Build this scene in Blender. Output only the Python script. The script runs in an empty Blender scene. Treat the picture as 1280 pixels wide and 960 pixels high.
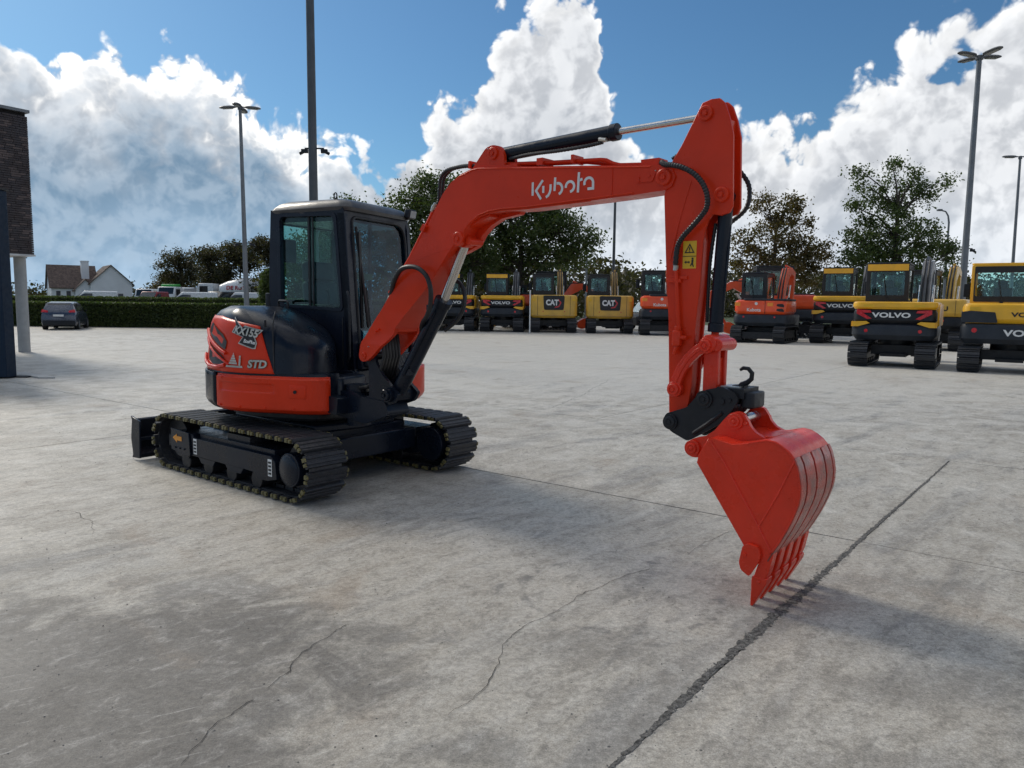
import bpy, math, random
from mathutils import Vector, Matrix, noise
from mathutils.geometry import tessellate_polygon
R = math.radians
random.seed(7)
SC = bpy.context.scene
COL = SC.collection

# ------------------------------------------------------------ camera
cam_d = bpy.data.cameras.new('camera')
cam = bpy.data.objects.new('camera', cam_d)
COL.objects.link(cam)
SC.camera = cam
cam_d.sensor_width = 36
cam_d.lens = 27.0                      # 960 px focal length on a 1280 px wide frame
cam_d.clip_start = 0.05
cam_d.clip_end = 5000
PITCH, ROLL = math.atan(102 / 960), 0.012
fwd = Vector((0, math.cos(PITCH), -math.sin(PITCH)))
up0 = Vector((0, math.sin(PITCH), math.cos(PITCH)))
rt0 = Vector((1, 0, 0))
upv = up0 * math.cos(ROLL) - rt0 * math.sin(ROLL)
rtv = rt0 * math.cos(ROLL) + up0 * math.sin(ROLL)
cm = Matrix((rtv, upv, -fwd)).transposed().to_4x4()
cm.translation = Vector((0, 0, 1.6))
cam.matrix_world = cm

# ------------------------------------------------------------ sun and sky
SUN_AZ, SUN_EL = R(-46), R(38)         # azimuth from +Y towards +X
sd = bpy.data.lights.new('sun', 'SUN')
sd.energy = 1.2
sd.angle = R(15.0)
sd.color = (1.0, 0.92, 0.80)
sun = bpy.data.objects.new('sun', sd)
COL.objects.link(sun)
sdir = Vector((math.sin(SUN_AZ) * math.cos(SUN_EL), math.cos(SUN_AZ) * math.cos(SUN_EL), math.sin(SUN_EL)))
sun.rotation_euler = (-sdir).to_track_quat('-Z', 'Y').to_euler()
sun.location = sdir * 60

SC.view_settings.view_transform = 'Standard'
SC.view_settings.look = 'None'
SC.view_settings.gamma = 1
SC.view_settings.exposure = 0.90
SC.cycles.max_bounces = 8
SC.cycles.transparent_max_bounces = 16

class NT:
    """small helper for node trees"""
    def __init__(s, tree):
        s.t = tree
    def n(s, typ, **kw):
        nd = s.t.nodes.new(typ)
        ins = kw.pop('ins', {})
        for k, v in kw.items():
            setattr(nd, k, v)
        for k, v in ins.items():
            s.put(nd.inputs[k], v)
        return nd
    def put(s, sock, v):
        if isinstance(v, bpy.types.NodeSocket):
            s.t.links.new(v, sock)
        else:
            sock.default_value = v
    def m(s, op, a, b=None, c=None, clamp=False):
        nd = s.t.nodes.new('ShaderNodeMath')
        nd.operation = op
        nd.use_clamp = clamp
        s.put(nd.inputs[0], a)
        if b is not None: s.put(nd.inputs[1], b)
        if c is not None: s.put(nd.inputs[2], c)
        return nd.outputs[0]
    def vm(s, op, a, b=None, sc=None):
        nd = s.t.nodes.new('ShaderNodeVectorMath')
        nd.operation = op
        s.put(nd.inputs[0], a)
        if b is not None: s.put(nd.inputs[1], b)
        if sc is not None: s.put(nd.inputs['Scale'], sc)
        return nd.outputs['Value'] if op in ('DOT_PRODUCT', 'LENGTH', 'DISTANCE') else nd.outputs[0]
    def mix(s, f, a, b, blend='MIX'):
        nd = s.t.nodes.new('ShaderNodeMix')
        nd.data_type = 'RGBA'
        nd.blend_type = blend
        s.put(nd.inputs[0], f)
        s.put(nd.inputs[6], a)
        s.put(nd.inputs[7], b)
        return nd.outputs[2]
    def smooth(s, v, lo, hi, a=0.0, b=1.0):
        nd = s.t.nodes.new('ShaderNodeMapRange')
        nd.interpolation_type = 'SMOOTHSTEP'
        s.put(nd.inputs[0], v)
        s.put(nd.inputs[1], lo); s.put(nd.inputs[2], hi)
        s.put(nd.inputs[3], a); s.put(nd.inputs[4], b)
        return nd.outputs[0]
    def noise(s, vec, scale, detail=4, rough=0.5, dist=0.0, lac=2.0):
        nd = s.t.nodes.new('ShaderNodeTexNoise')
        s.put(nd.inputs['Vector'], vec)
        nd.inputs['Scale'].default_value = scale
        nd.inputs['Detail'].default_value = detail
        nd.inputs['Roughness'].default_value = rough
        nd.inputs['Distortion'].default_value = dist
        nd.inputs['Lacunarity'].default_value = lac
        return nd.outputs['Fac']

def rgb(c):
    return (c[0], c[1], c[2], 1.0)

def build_world():
    w = bpy.data.worlds.new('World')
    SC.world = w
    w.use_nodes = True
    t = w.node_tree
    t.nodes.clear()
    N = NT(t)
    out = N.n('ShaderNodeOutputWorld')
    bg = N.n('ShaderNodeBackground')
    t.links.new(bg.outputs[0], out.inputs[0])
    sky = N.n('ShaderNodeTexSky', sky_type='NISHITA', sun_disc=False)
    sky.sun_elevation = SUN_EL
    sky.sun_rotation = SUN_AZ
    sky.altitude = 30
    sky.air_density = 1.0
    sky.dust_density = 0.7
    sky.ozone_density = 2.0
    skyc = N.vm('SCALE', sky.outputs[0], sc=0.0425)
    skyc = N.mix(1.0, skyc, (0.56, 0.89, 1.10, 1.0), 'MULTIPLY')
    tc = N.n('ShaderNodeTexCoord')
    d = N.vm('NORMALIZE', tc.outputs['Generated'])
    sep = N.n('ShaderNodeSeparateXYZ', ins={0: d})
    az = N.m('ARCTAN2', sep.outputs[0], sep.outputs[1])          # radians, 0 ahead, + right
    el = N.m('ARCSINE', sep.outputs[2])
    # top of the cloud banks as a function of azimuth: (azimuth deg, elevation deg)
    pts = [(-180, 14), (-150, 20), (-120, 13), (-95, 21), (-70, 18), (-50, 16.5), (-38, 14.5), (-32.8, 15.1), (-28.6, 15.4), (-26.4, 15.5), (-24.0, 16.1), (-23.3, 17.0), (-22.2, 14.9), (-21.1, 14.3),
           (-19.6, 13.9), (-16.0, 13.5), (-13.8, 13.4), (-12.2, 12.9), (-11.1, 11.6), (-9.4, 11.5), (-7.1, 11.0), (-5.7, 13.3), (-4.3, 13.9), (-3.0, 14.7), (-2.1, 17.5), (-1.3, 19.8),
           (0.8, 21.3), (3.1, 21.8), (4.2, 23.4), (5.8, 20.5), (6.5, 17.6), (7.1, 14.2), (8.1, 12.3), (11.3, 10.2), (13.5, 10.3), (15.3, 11.9), (15.8, 13.6), (17.4, 12.5), (19.1, 10.9), (19.8, 10.7), (21.2, 13.5), (22.6, 14.9),
           (24.5, 15.6), (25.9, 16.6), (28.1, 17.6), (31.0, 18.2), (34, 18.5), (42, 15), (55, 21), (75, 14), (100, 20), (130, 12), (155, 18), (180, 14)]
    ramp = N.n('ShaderNodeFloatCurve')
    cv = ramp.mapping.curves[0]
    cv.points[0].location = (0, pts[0][1] / 40)
    cv.points[1].location = (1, pts[-1][1] / 40)
    for a_, e_ in pts[1:-1]:
        cv.points.new((a_ + 180) / 360, e_ / 40)
    for p in cv.points:
        p.handle_type = 'AUTO'
    ramp.mapping.update()
    # wobble the azimuth a little so the profile itself is not smooth
    wob = N.m('MULTIPLY', N.m('SUBTRACT', N.noise(d, 14, 3, 0.6), 0.5), 0.07)
    azw = N.m('ADD', az, wob)
    azn = N.m('ADD', N.m('DIVIDE', azw, 2 * math.pi), 0.5)
    t.links.new(azn, ramp.inputs['Value'])
    edge = N.m('MULTIPLY', ramp.outputs[0], R(40))

    def dens(vec):
        """billowy cumulus noise"""
        warp = N.n('ShaderNodeTexNoise', ins={'Vector': vec, 'Scale': 13.0, 'Detail': 3.0})
        wv = N.vm('SCALE', N.vm('SUBTRACT', warp.outputs['Color'], (0.5, 0.5, 0.5)), sc=0.045)
        v2 = N.vm('ADD', vec, wv)
        a_ = N.noise(v2, 9.0, 9, 0.56)
        v = N.n('ShaderNodeTexVoronoi', feature='F1', ins={'Vector': v2, 'Scale': 25.0, 'Detail': 3.0, 'Roughness': 0.55})
        b_ = N.m('SUBTRACT', 0.5, v.outputs['Distance'])
        return N.m('ADD', N.m('MULTIPLY', N.m('SUBTRACT', a_, 0.5), 1.15), N.m('MULTIPLY', b_, 0.32))
    d0 = dens(d)
    to_sun = N.vm('SCALE', N.vm('NORMALIZE', N.vm('SUBTRACT', tuple(sdir), d)), sc=0.016)
    d1 = dens(N.vm('ADD', d, to_sun))
    hgt = N.m('MULTIPLY', N.m('SUBTRACT', edge, el), 5.6)         # below the top edge = positive
    D = N.m('ADD', hgt, d0)
    D = N.m('ADD', D, 0.17)
    # broken cloud added overhead, out of view, for more neutral fill light
    over = N.m('SUBTRACT', N.m('MULTIPLY', N.smooth(el, R(27), R(48)), 0.50), 0.22)
    D = N.m('MAXIMUM', D, N.m('ADD', over, d0))
    # a few holes of blue inside the banks
    hole = N.m('MULTIPLY', N.smooth(N.noise(d, 8.5, 3, 0.5), 0.54, 0.74, 0.0, 0.50), N.smooth(el, R(3), R(9)))
    Dh = N.m('SUBTRACT', D, hole)
    mask = N.smooth(Dh, -0.02, 0.11)
    # light: rim where the cloud thins towards the sun, bluish grey inside
    grad = N.m('SUBTRACT', d0, d1)
    rim = N.smooth(grad, -0.15, 0.15)
    deep = N.smooth(D, 0.02, 0.82)
    near_sun = N.vm('DOT_PRODUCT', d, tuple(sdir))
    left = N.smooth(az, R(-2), R(-16))
    big = N.smooth(N.noise(d, 5.0, 4, 0.5), 0.30, 0.66)
    shade = N.m('MULTIPLY', deep, N.m('ADD', N.m('MULTIPLY', left, N.m('ADD', 0.74, N.m('MULTIPLY', big, 0.40))), N.m('MULTIPLY', big, 0.62)), clamp=True)
    core = N.mix(left, (0.215, 0.245, 0.29, 1), (0.125, 0.20, 0.285, 1))
    body = N.mix(shade, (0.42, 0.435, 0.46, 1), core)
    body = N.mix(N.m('MULTIPLY', rim, N.m('SUBTRACT', 1.0, N.m('MULTIPLY', shade, 0.55))), N.vm('SCALE', body, sc=0.80), N.mix(0.24, body, (0.80, 0.79, 0.765, 1)))
    edgel = N.m('MULTIPLY', N.smooth(D, 0.02, 0.10), N.smooth(D, 0.34, 0.10))
    body = N.mix(N.m('MULTIPLY', edgel, N.m('ADD', 0.22, N.m('MULTIPLY', left, 0.40))), body, (0.84, 0.83, 0.80, 1))
    # thin bright veil low on the horizon
    low = N.smooth(el, R(9), R(0.5))
    haze_c = N.mix(left, (0.44, 0.50, 0.57, 1), (0.27, 0.38, 0.50, 1))
    col = N.mix(mask, skyc, body)
    veil = N.m('MULTIPLY', low, N.smooth(N.noise(d, 9, 5, 0.5), 0.30, 0.70, 0.75, 0.25))
    col = N.mix(veil, col, haze_c)
    # below the horizon: plain dull ground tone
    col = N.mix(N.smooth(el, R(0.0), R(-1.0)), col, (0.17, 0.17, 0.165, 1))
    t.links.new(col, bg.inputs['Color'])
    bg.inputs['Strength'].default_value = 1.0
    w.cycles.sampling_method = 'MANUAL'
    w.cycles.sample_map_resolution = 512
build_world()

# ------------------------------------------------------------ mesh builder
class B:
    def __init__(s):
        s.v, s.f, s.mi, s.M = [], [], [], None
    def add(s, vs, fs, mi=0):
        o = len(s.v)
        if s.M is not None:
            vs = [s.M @ Vector(p) for p in vs]
        s.v += [tuple(p) for p in vs]
        s.f += [tuple(i + o for i in f) for f in fs]
        s.mi += [mi] * len(fs)
        return s
    def box(s, x0, x1, y0, y1, z0, z1, mi=0):
        return s.add([(x, y, z) for x in (x0, x1) for y in (y0, y1) for z in (z0, z1)],
                     [(0, 1, 3, 2), (4, 6, 7, 5), (0, 4, 5, 1), (2, 3, 7, 6), (0, 2, 6, 4), (1, 5, 7, 3)], mi)
    def rbox(s, x0, x1, y0, y1, z0, z1, r=0.05, mi=0, n=3):
        """box whose plan has rounded corners and a small top/bottom chamfer"""
        def ring(ins, z):
            pts = []
            rr = max(r - ins, 0.001)
            for cx, cy, a0 in ((x1 - r, y1 - r, 0), (x0 + r, y1 - r, 90), (x0 + r, y0 + r, 180), (x1 - r, y0 + r, 270)):
                for k in range(n + 1):
                    a = R(a0 + 90 * k / n)
                    pts.append((cx + rr * math.cos(a), cy + rr * math.sin(a), z))
            return pts
        c = min(r * 0.5, (z1 - z0) * 0.3)
        return s.loft([ring(c * .8, z0), ring(0, z0 + c), ring(0, z1 - c), ring(c * .3, z1 - c * .3), ring(c, z1)], mi=mi)
    def obox(s, c, sx, sy, sz, M=None, mi=0):
        vs = [Vector((x * sx / 2, y * sy / 2, z * sz / 2)) for x in (-1, 1) for y in (-1, 1) for z in (-1, 1)]
        if M is not None: vs = [M @ p for p in vs]
        c = Vector(c)
        return s.add([c + p for p in vs], [(0, 1, 3, 2), (4, 6, 7, 5), (0, 4, 5, 1), (2, 3, 7, 6), (0, 2, 6, 4), (1, 5, 7, 3)], mi)
    def loft(s, rings, mi=0, cap=True, closed=True):
        n = len(rings[0]); vs = [p for r_ in rings for p in r_]; fs = []
        for i in range(len(rings) - 1):
            for j in range(n if closed else n - 1):
                k = (j + 1) % n
                fs.append((i * n + j, i * n + k, (i + 1) * n + k, (i + 1) * n + j))
        if cap and closed:
            fs.append(tuple(reversed(range(n))))
            fs.append(tuple((len(rings) - 1) * n + j for j in range(n)))
        return s.add(vs, fs, mi)
    def cyl(s, p0, p1, r0, r1=None, n=16, mi=0, cap=True):
        p0, p1 = Vector(p0), Vector(p1)
        r1 = r0 if r1 is None else r1
        ax = (p1 - p0).normalized()
        a = ax.orthogonal().normalized(); b = ax.cross(a)
        rg = lambda p, r_: [p + a * (r_ * math.cos(2 * math.pi * k / n)) + b * (r_ * math.sin(2 * math.pi * k / n)) for k in range(n)]
        return s.loft([rg(p0, r0), rg(p1, r1)], mi, cap)
    def boss(s, p0, ax, r, h, n=20, mi=0):
        """a pin head: disc, bevel, hub"""
        p0, ax = Vector(p0), Vector(ax).normalized()
        a = ax.orthogonal().normalized(); b = ax.cross(a)
        rg = lambda t, r_: [p0 + ax * t + a * (r_ * math.cos(2 * math.pi * k / n)) + b * (r_ * math.sin(2 * math.pi * k / n)) for k in range(n)]
        return s.loft([rg(0, r), rg(h * .6, r), rg(h * .75, r * .9), rg(h * .75, r * .62), rg(h * .55, r * .55), rg(h * .55, r * .34), rg(h, r * .3), rg(h, r * .12)], mi)
    def tube(s, pts, r, n=8, mi=0, rib=None, cap=True):
        pts = [Vector(p) for p in pts]
        rings = []
        a = None
        for i, p in enumerate(pts):
            t = (pts[min(i + 1, len(pts) - 1)] - pts[max(i - 1, 0)]).normalized()
            if a is None: a = t.orthogonal().normalized()
            else: a = (a - t * a.dot(t)).normalized()
            b = t.cross(a)
            rr = r[i] if isinstance(r, (list, tuple)) else r
            if rib and i % 2: rr *= rib
            rings.append([p + a * (rr * math.cos(2 * math.pi * k / n)) + b * (rr * math.sin(2 * math.pi * k / n)) for k in range(n)])
        return s.loft(rings, mi, cap)
    def plate(s, outer, y0, y1, holes=(), plane='xz', mi=0):
        """2-D outline with holes given thickness. plane xz: (x,z) extruded y0..y1; yz: (y,z) along x; xy: (x,y) along z"""
        P = {'xz': lambda a, b, c: (a, c, b), 'yz': lambda a, b, c: (c, a, b), 'xy': lambda a, b, c: (a, b, c)}[plane]
        loops = [list(outer)] + [list(h) for h in holes]
        flat = [p for l in loops for p in l]
        n = len(flat)
        tri = tessellate_polygon([[Vector((p[0], p[1], 0)) for p in l] for l in loops])
        vs = [P(p[0], p[1], y0) for p in flat] + [P(p[0], p[1], y1) for p in flat]
        fs = []
        for t_ in tri:
            fs.append(tuple(t_)); fs.append(tuple(i + n for i in reversed(t_)))
        o = 0
        for l in loops:
            m = len(l)
            for i in range(m):
                j = (i + 1) % m
                fs.append((o + i, o + j, o + j + n, o + i + n))
            o += m
        return s.add(vs, fs, mi)
    def grid(s, fn, nu, nv, mi=0, thick=0.0):
        vs = [fn(i / nu, j / nv) for j in range(nv + 1) for i in range(nu + 1)]
        fs = [(j * (nu + 1) + i, j * (nu + 1) + i + 1, (j + 1) * (nu + 1) + i + 1, (j + 1) * (nu + 1) + i) for j in range(nv) for i in range(nu)]
        return s.add(vs, fs, mi)
    def build(s, name, mats, parent=None, bevel=0.0, smooth=True, loc=None, kind=None, solid=0.0, fix=True):
        me = bpy.data.meshes.new(name)
        me.from_pydata([tuple(p) for p in s.v], [], s.f)
        mats = mats if isinstance(mats, (list, tuple)) else [mats]
        for m_ in mats: me.materials.append(m_)
        me.polygons.foreach_set('material_index', s.mi)
        if fix:
            import bmesh
            bm = bmesh.new(); bm.from_mesh(me)
            bmesh.ops.recalc_face_normals(bm, faces=bm.faces)
            bm.to_mesh(me); bm.free()
        if smooth:
            me.polygons.foreach_set('use_smooth', [True] * len(me.polygons))
            me.set_sharp_from_angle(angle=R(35))
        me.update()
        o = bpy.data.objects.new(name, me)
        COL.objects.link(o)
        if parent is not None: o.parent = parent
        if loc is not None: o.location = loc
        if solid:
            md = o.modifiers.new('solid', 'SOLIDIFY'); md.thickness = solid; md.offset = -1
        if bevel:
            md = o.modifiers.new('bevel', 'BEVEL'); md.width = bevel; md.segments = 2; md.limit_method = 'ANGLE'; md.angle_limit = R(40)
            md.harden_normals = False
        if kind: o['kind'] = kind
        return o

def thing(name, label, cat, loc=(0, 0, 0), rz=0.0, group=None):
    o = bpy.data.objects.new(name, None)
    o.empty_display_size = 0.3
    COL.objects.link(o)
    o.location = loc; o.rotation_euler = (0, 0, rz)
    return tag(o, label, cat, group)
def tag(o, label, cat, group=None):
    o['label'] = label; o['category'] = cat
    if group: o['group'] = group
    return o
def kidsof(o):
    return [c for c in bpy.data.objects if c.parent == o]
def dup(o, parent=None, loc=None, rz=None, label=None, kids=None):
    c = o.copy(); COL.objects.link(c)
    if parent is not None: c.parent = parent
    if loc is not None: c.location = loc
    if rz is not None: c.rotation_euler = (0, 0, rz)
    if label: c['label'] = label
    for k in kidsof(o): dup(k, c)
    return c

# text as real thin letters
XZ_NEAR = Matrix(((1, 0, 0, 0), (0, 0, -1, 0), (0, 1, 0, 0), (0, 0, 0, 1)))       # faces -y
REAR = Matrix(((0, 0, -1, 0), (-1, 0, 0, 0), (0, 1, 0, 0), (0, 0, 0, 1)))         # faces -x
def text(name, s_, size, mat_, parent, M, fat=0.0, xs=1.0, shear=0.0, depth=0.002, space=1.0, fn=None):
    cu = bpy.data.curves.new('t', 'FONT')
    cu.body = s_; cu.size = size; cu.offset = fat * size; cu.extrude = depth; cu.align_x = 'CENTER'; cu.align_y = 'CENTER'
    cu.shear = shear; cu.space_character = space; cu.resolution_u = 3
    o = bpy.data.objects.new('t', cu)
    COL.objects.link(o)
    dg = bpy.context.evaluated_depsgraph_get(); dg.update()
    me = bpy.data.meshes.new_from_object(o.evaluated_get(dg))
    bpy.data.objects.remove(o); bpy.data.curves.remove(cu)
    me.name = name
    me.transform(Matrix.Diagonal((xs, 1, 1, 1)))
    if fn:
        for v in me.vertices: v.co = fn(v.co)
    else:
        me.transform(M)
    me.materials.clear(); me.materials.append(mat_)
    me.polygons.foreach_set('use_smooth', [False] * len(me.polygons))
    q = bpy.data.objects.new(name, me)
    COL.objects.link(q); q.parent = parent
    return q

# ------------------------------------------------------------ materials
def mat(name, c, rough=0.5, metal=0.0, coat=0.0, var=0.12, vs=6.0, bump=0.0, bs=60.0, dust=0.0, spec=0.5, coords='Object', c2=None):
    m = bpy.data.materials.new(name); m.use_nodes = True
    t = m.node_tree; N = NT(t); p = t.nodes['Principled BSDF']
    tc = N.n('ShaderNodeTexCoord')
    v = tc.outputs[coords]
    f = N.noise(v, vs, 6, 0.6)
    lo = tuple(max(x * (1 - var), 0) for x in c); hi = tuple(x * (1 + var) for x in c)
    if c2: hi = c2
    col = N.mix(N.smooth(f, 0.3, 0.7), rgb(lo), rgb(hi))
    if dust:
        geo = N.n('ShaderNodeNewGeometry')
        sp = N.n('ShaderNodeSeparateXYZ', ins={0: geo.outputs['Normal']})
        upf = N.smooth(sp.outputs[2], 0.2, 1.0, 0.25, 1.0)
        g = N.m('MULTIPLY', N.m('MULTIPLY', N.smooth(N.noise(v, vs * 2.7, 8, 0.65), 0.38, 0.7), upf), dust)
        col = N.mix(g, col, (0.30, 0.27, 0.23, 1))
    N.put(p.inputs['Base Color'], col)
    r_ = N.smooth(N.noise(v, vs * 1.9, 5, 0.6), 0.3, 0.7, max(rough - 0.09, 0.03), min(rough + 0.12, 1))
    N.put(p.inputs['Roughness'], r_)
    p.inputs['Metallic'].default_value = metal
    p.inputs['Specular IOR Level'].default_value = spec
    if coat:
        p.inputs['Coat Weight'].default_value = coat
        p.inputs['Coat Roughness'].default_value = 0.12
    if bump:
        bn = N.n('ShaderNodeBump', ins={'Strength': bump, 'Distance': 0.01, 'Height': N.noise(v, bs, 6, 0.65)})
        t.links.new(bn.outputs[0], p.inputs['Normal'])
    return m

def glass(name, tint=(0.55, 0.72, 0.68), refl=0.35):
    m = bpy.data.materials.new(name); m.use_nodes = True
    t = m.node_tree; N = NT(t); t.nodes.remove(t.nodes['Principled BSDF'])
    out = t.nodes['Material Output']
    tr = N.n('ShaderNodeBsdfTransparent', ins={0: rgb(tint)})
    gl = N.n('ShaderNodeBsdfGlossy', ins={'Color': (1, 1, 1, 1), 'Roughness': 0.03})
    lw = N.n('ShaderNodeLayerWeight', ins={'Blend': 0.5})
    fac = N.m('ADD', N.m('MULTIPLY', N.m('POWER', lw.outputs['Facing'], 4.0), 0.9 * refl), 0.03)
    mx = N.n('ShaderNodeMixShader', ins={0: fac, 1: tr.outputs[0], 2: gl.outputs[0]})
    t.links.new(mx.outputs[0], out.inputs[0])
    return m

def leafmat(name, c1, c2, c3=None, hue=0.0):
    m = bpy.data.materials.new(name); m.use_nodes = True
    t = m.node_tree; N = NT(t); p = t.nodes['Principled BSDF']; out = t.nodes['Material Output']
    tc = N.n('ShaderNodeTexCoord')
    a_ = N.noise(tc.outputs['Object'], 0.9, 3, 0.6); b_ = N.noise(tc.outputs['Object'], 7.0, 2, 0.6)
    col = N.mix(N.smooth(a_, 0.35, 0.65), rgb(c1), rgb(c2))
    if c3: col = N.mix(N.smooth(b_, 0.52, 0.66, 0, 0.8), col, rgb(c3))
    N.put(p.inputs['Base Color'], col)
    p.inputs['Roughness'].default_value = 0.55
    tl = N.n('ShaderNodeBsdfTranslucent', ins={0: N.mix(1.0, col, (1.3, 1.5, 0.7, 1), 'MULTIPLY')})
    mx = N.n('ShaderNodeMixShader', ins={0: 0.40, 1: p.outputs[0], 2: tl.outputs[0]})
    t.links.new(mx.outputs[0], out.inputs[0])
    return m

RED = mat('red paint', (0.64, 0.036, 0.007), 0.34, coat=0.10, var=0.08, vs=2.5, bump=0.05, bs=22, dust=0.0, spec=.20)
RED2 = mat('bucket red paint', (0.70, 0.034, 0.010), 0.30, coat=0.15, var=0.10, vs=4, bump=0.10, bs=14, dust=0.0, spec=.35)
SCUF = mat('scuffed red steel', (0.66, 0.05, 0.022), 0.32, coat=0.2, var=0.2, vs=11, bump=0.2, bs=24, c2=(0.22, 0.06, 0.045), spec=.4)
NAVY = mat('dark blue grey paint', (0.006, 0.010, 0.019), 0.30, coat=0.10, var=0.2, vs=3, bump=0.03, bs=25, dust=0.02, spec=.22)
CABM = mat('cab frame paint', (0.006, 0.010, 0.021), 0.30, coat=0.12, spec=.22, var=0.2, vs=3, bump=0.04, bs=25, dust=0.05)
BLK = mat('black steel', (0.010, 0.011, 0.014), 0.42, var=0.3, vs=8, bump=0.1, bs=40, dust=0.03, spec=.35)
TRK = mat('track rubber', (0.016, 0.018, 0.023), 0.48, var=0.3, vs=14, bump=0.25, bs=70, dust=0.14)
TIP = mat('worn yellow shoe edge', (0.50, 0.42, 0.12), 0.5, var=0.5, vs=16, bump=0.3, bs=80, c2=(0.03, 0.03, 0.03), coords='Generated')
HOSE = mat('hose rubber', (0.010, 0.010, 0.012), 0.45, var=0.2)
STEEL = mat('chromed rod', (0.62, 0.60, 0.57), 0.22, metal=1.0, var=0.08)
ZINC = mat('zinc fitting', (0.55, 0.53, 0.48), 0.35, metal=0.9, var=0.2)
WHITE = mat('white lettering', (0.72, 0.72, 0.70), 0.5, var=0.05)
SILV = mat('silver lettering', (0.46, 0.45, 0.40), 0.4, var=0.15, metal=0.3)
DGRN = mat('olive outline print', (0.10, 0.095, 0.05), 0.5)
BLKP = mat('black print', (0.012, 0.012, 0.013), 0.5)
YEL = mat('sticker yellow', (0.72, 0.42, 0.02), 0.5, var=0.08)
ORG = mat('orange print', (0.75, 0.30, 0.03), 0.5, var=0.08)
SEAT = mat('seat fabric', (0.035, 0.042, 0.048), 0.7)
GLS = glass('cab glass', (0.66, 0.82, 0.79), 0.5)
GLS2 = glass('tinted windscreen', (0.42, 0.60, 0.74), 0.22)
GLD = glass('far machine glass', (0.80, 0.93, 0.91), 0.6)
VYEL = mat('excavator yellow paint', (0.82, 0.43, 0.014), 0.38, coat=0.25, var=0.10, vs=2, dust=0.10)
CYEL = mat('ochre yellow paint', (0.64, 0.37, 0.045), 0.42, coat=0.2, var=0.12, vs=2, dust=0.12)
BOOMY = mat('weathered ochre boom', (0.50, 0.30, 0.09), 0.5, var=0.25, vs=5, dust=0.15)
DGREY = mat('dark grey counterweight', (0.022, 0.027, 0.035), 0.48, var=0.2, vs=2, dust=0.05, spec=.35)
VGREY = mat('grey boom paint', (0.16, 0.17, 0.19), 0.45, var=0.2, vs=3, dust=0.1)
KRED = mat('orange red paint', (0.82, 0.085, 0.014), 0.35, coat=0.3, var=0.1, vs=2, dust=0.08)
LRED = mat('red lamp', (0.55, 0.012, 0.02), 0.25, coat=0.4)
LORG = mat('orange reflector', (0.85, 0.28, 0.03), 0.25)
GALV = mat('galvanised pole', (0.17, 0.185, 0.20), 0.5, metal=0.35, var=0.12, vs=1.5)
POLE = mat('dark grey pole', (0.075, 0.085, 0.095), 0.5, metal=0.2, var=0.12, vs=1.5)
LAMPH = mat('lamp head grey', (0.11, 0.12, 0.13), 0.45)
LENS = mat('lamp lens', (0.35, 0.36, 0.36), 0.2)

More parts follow.
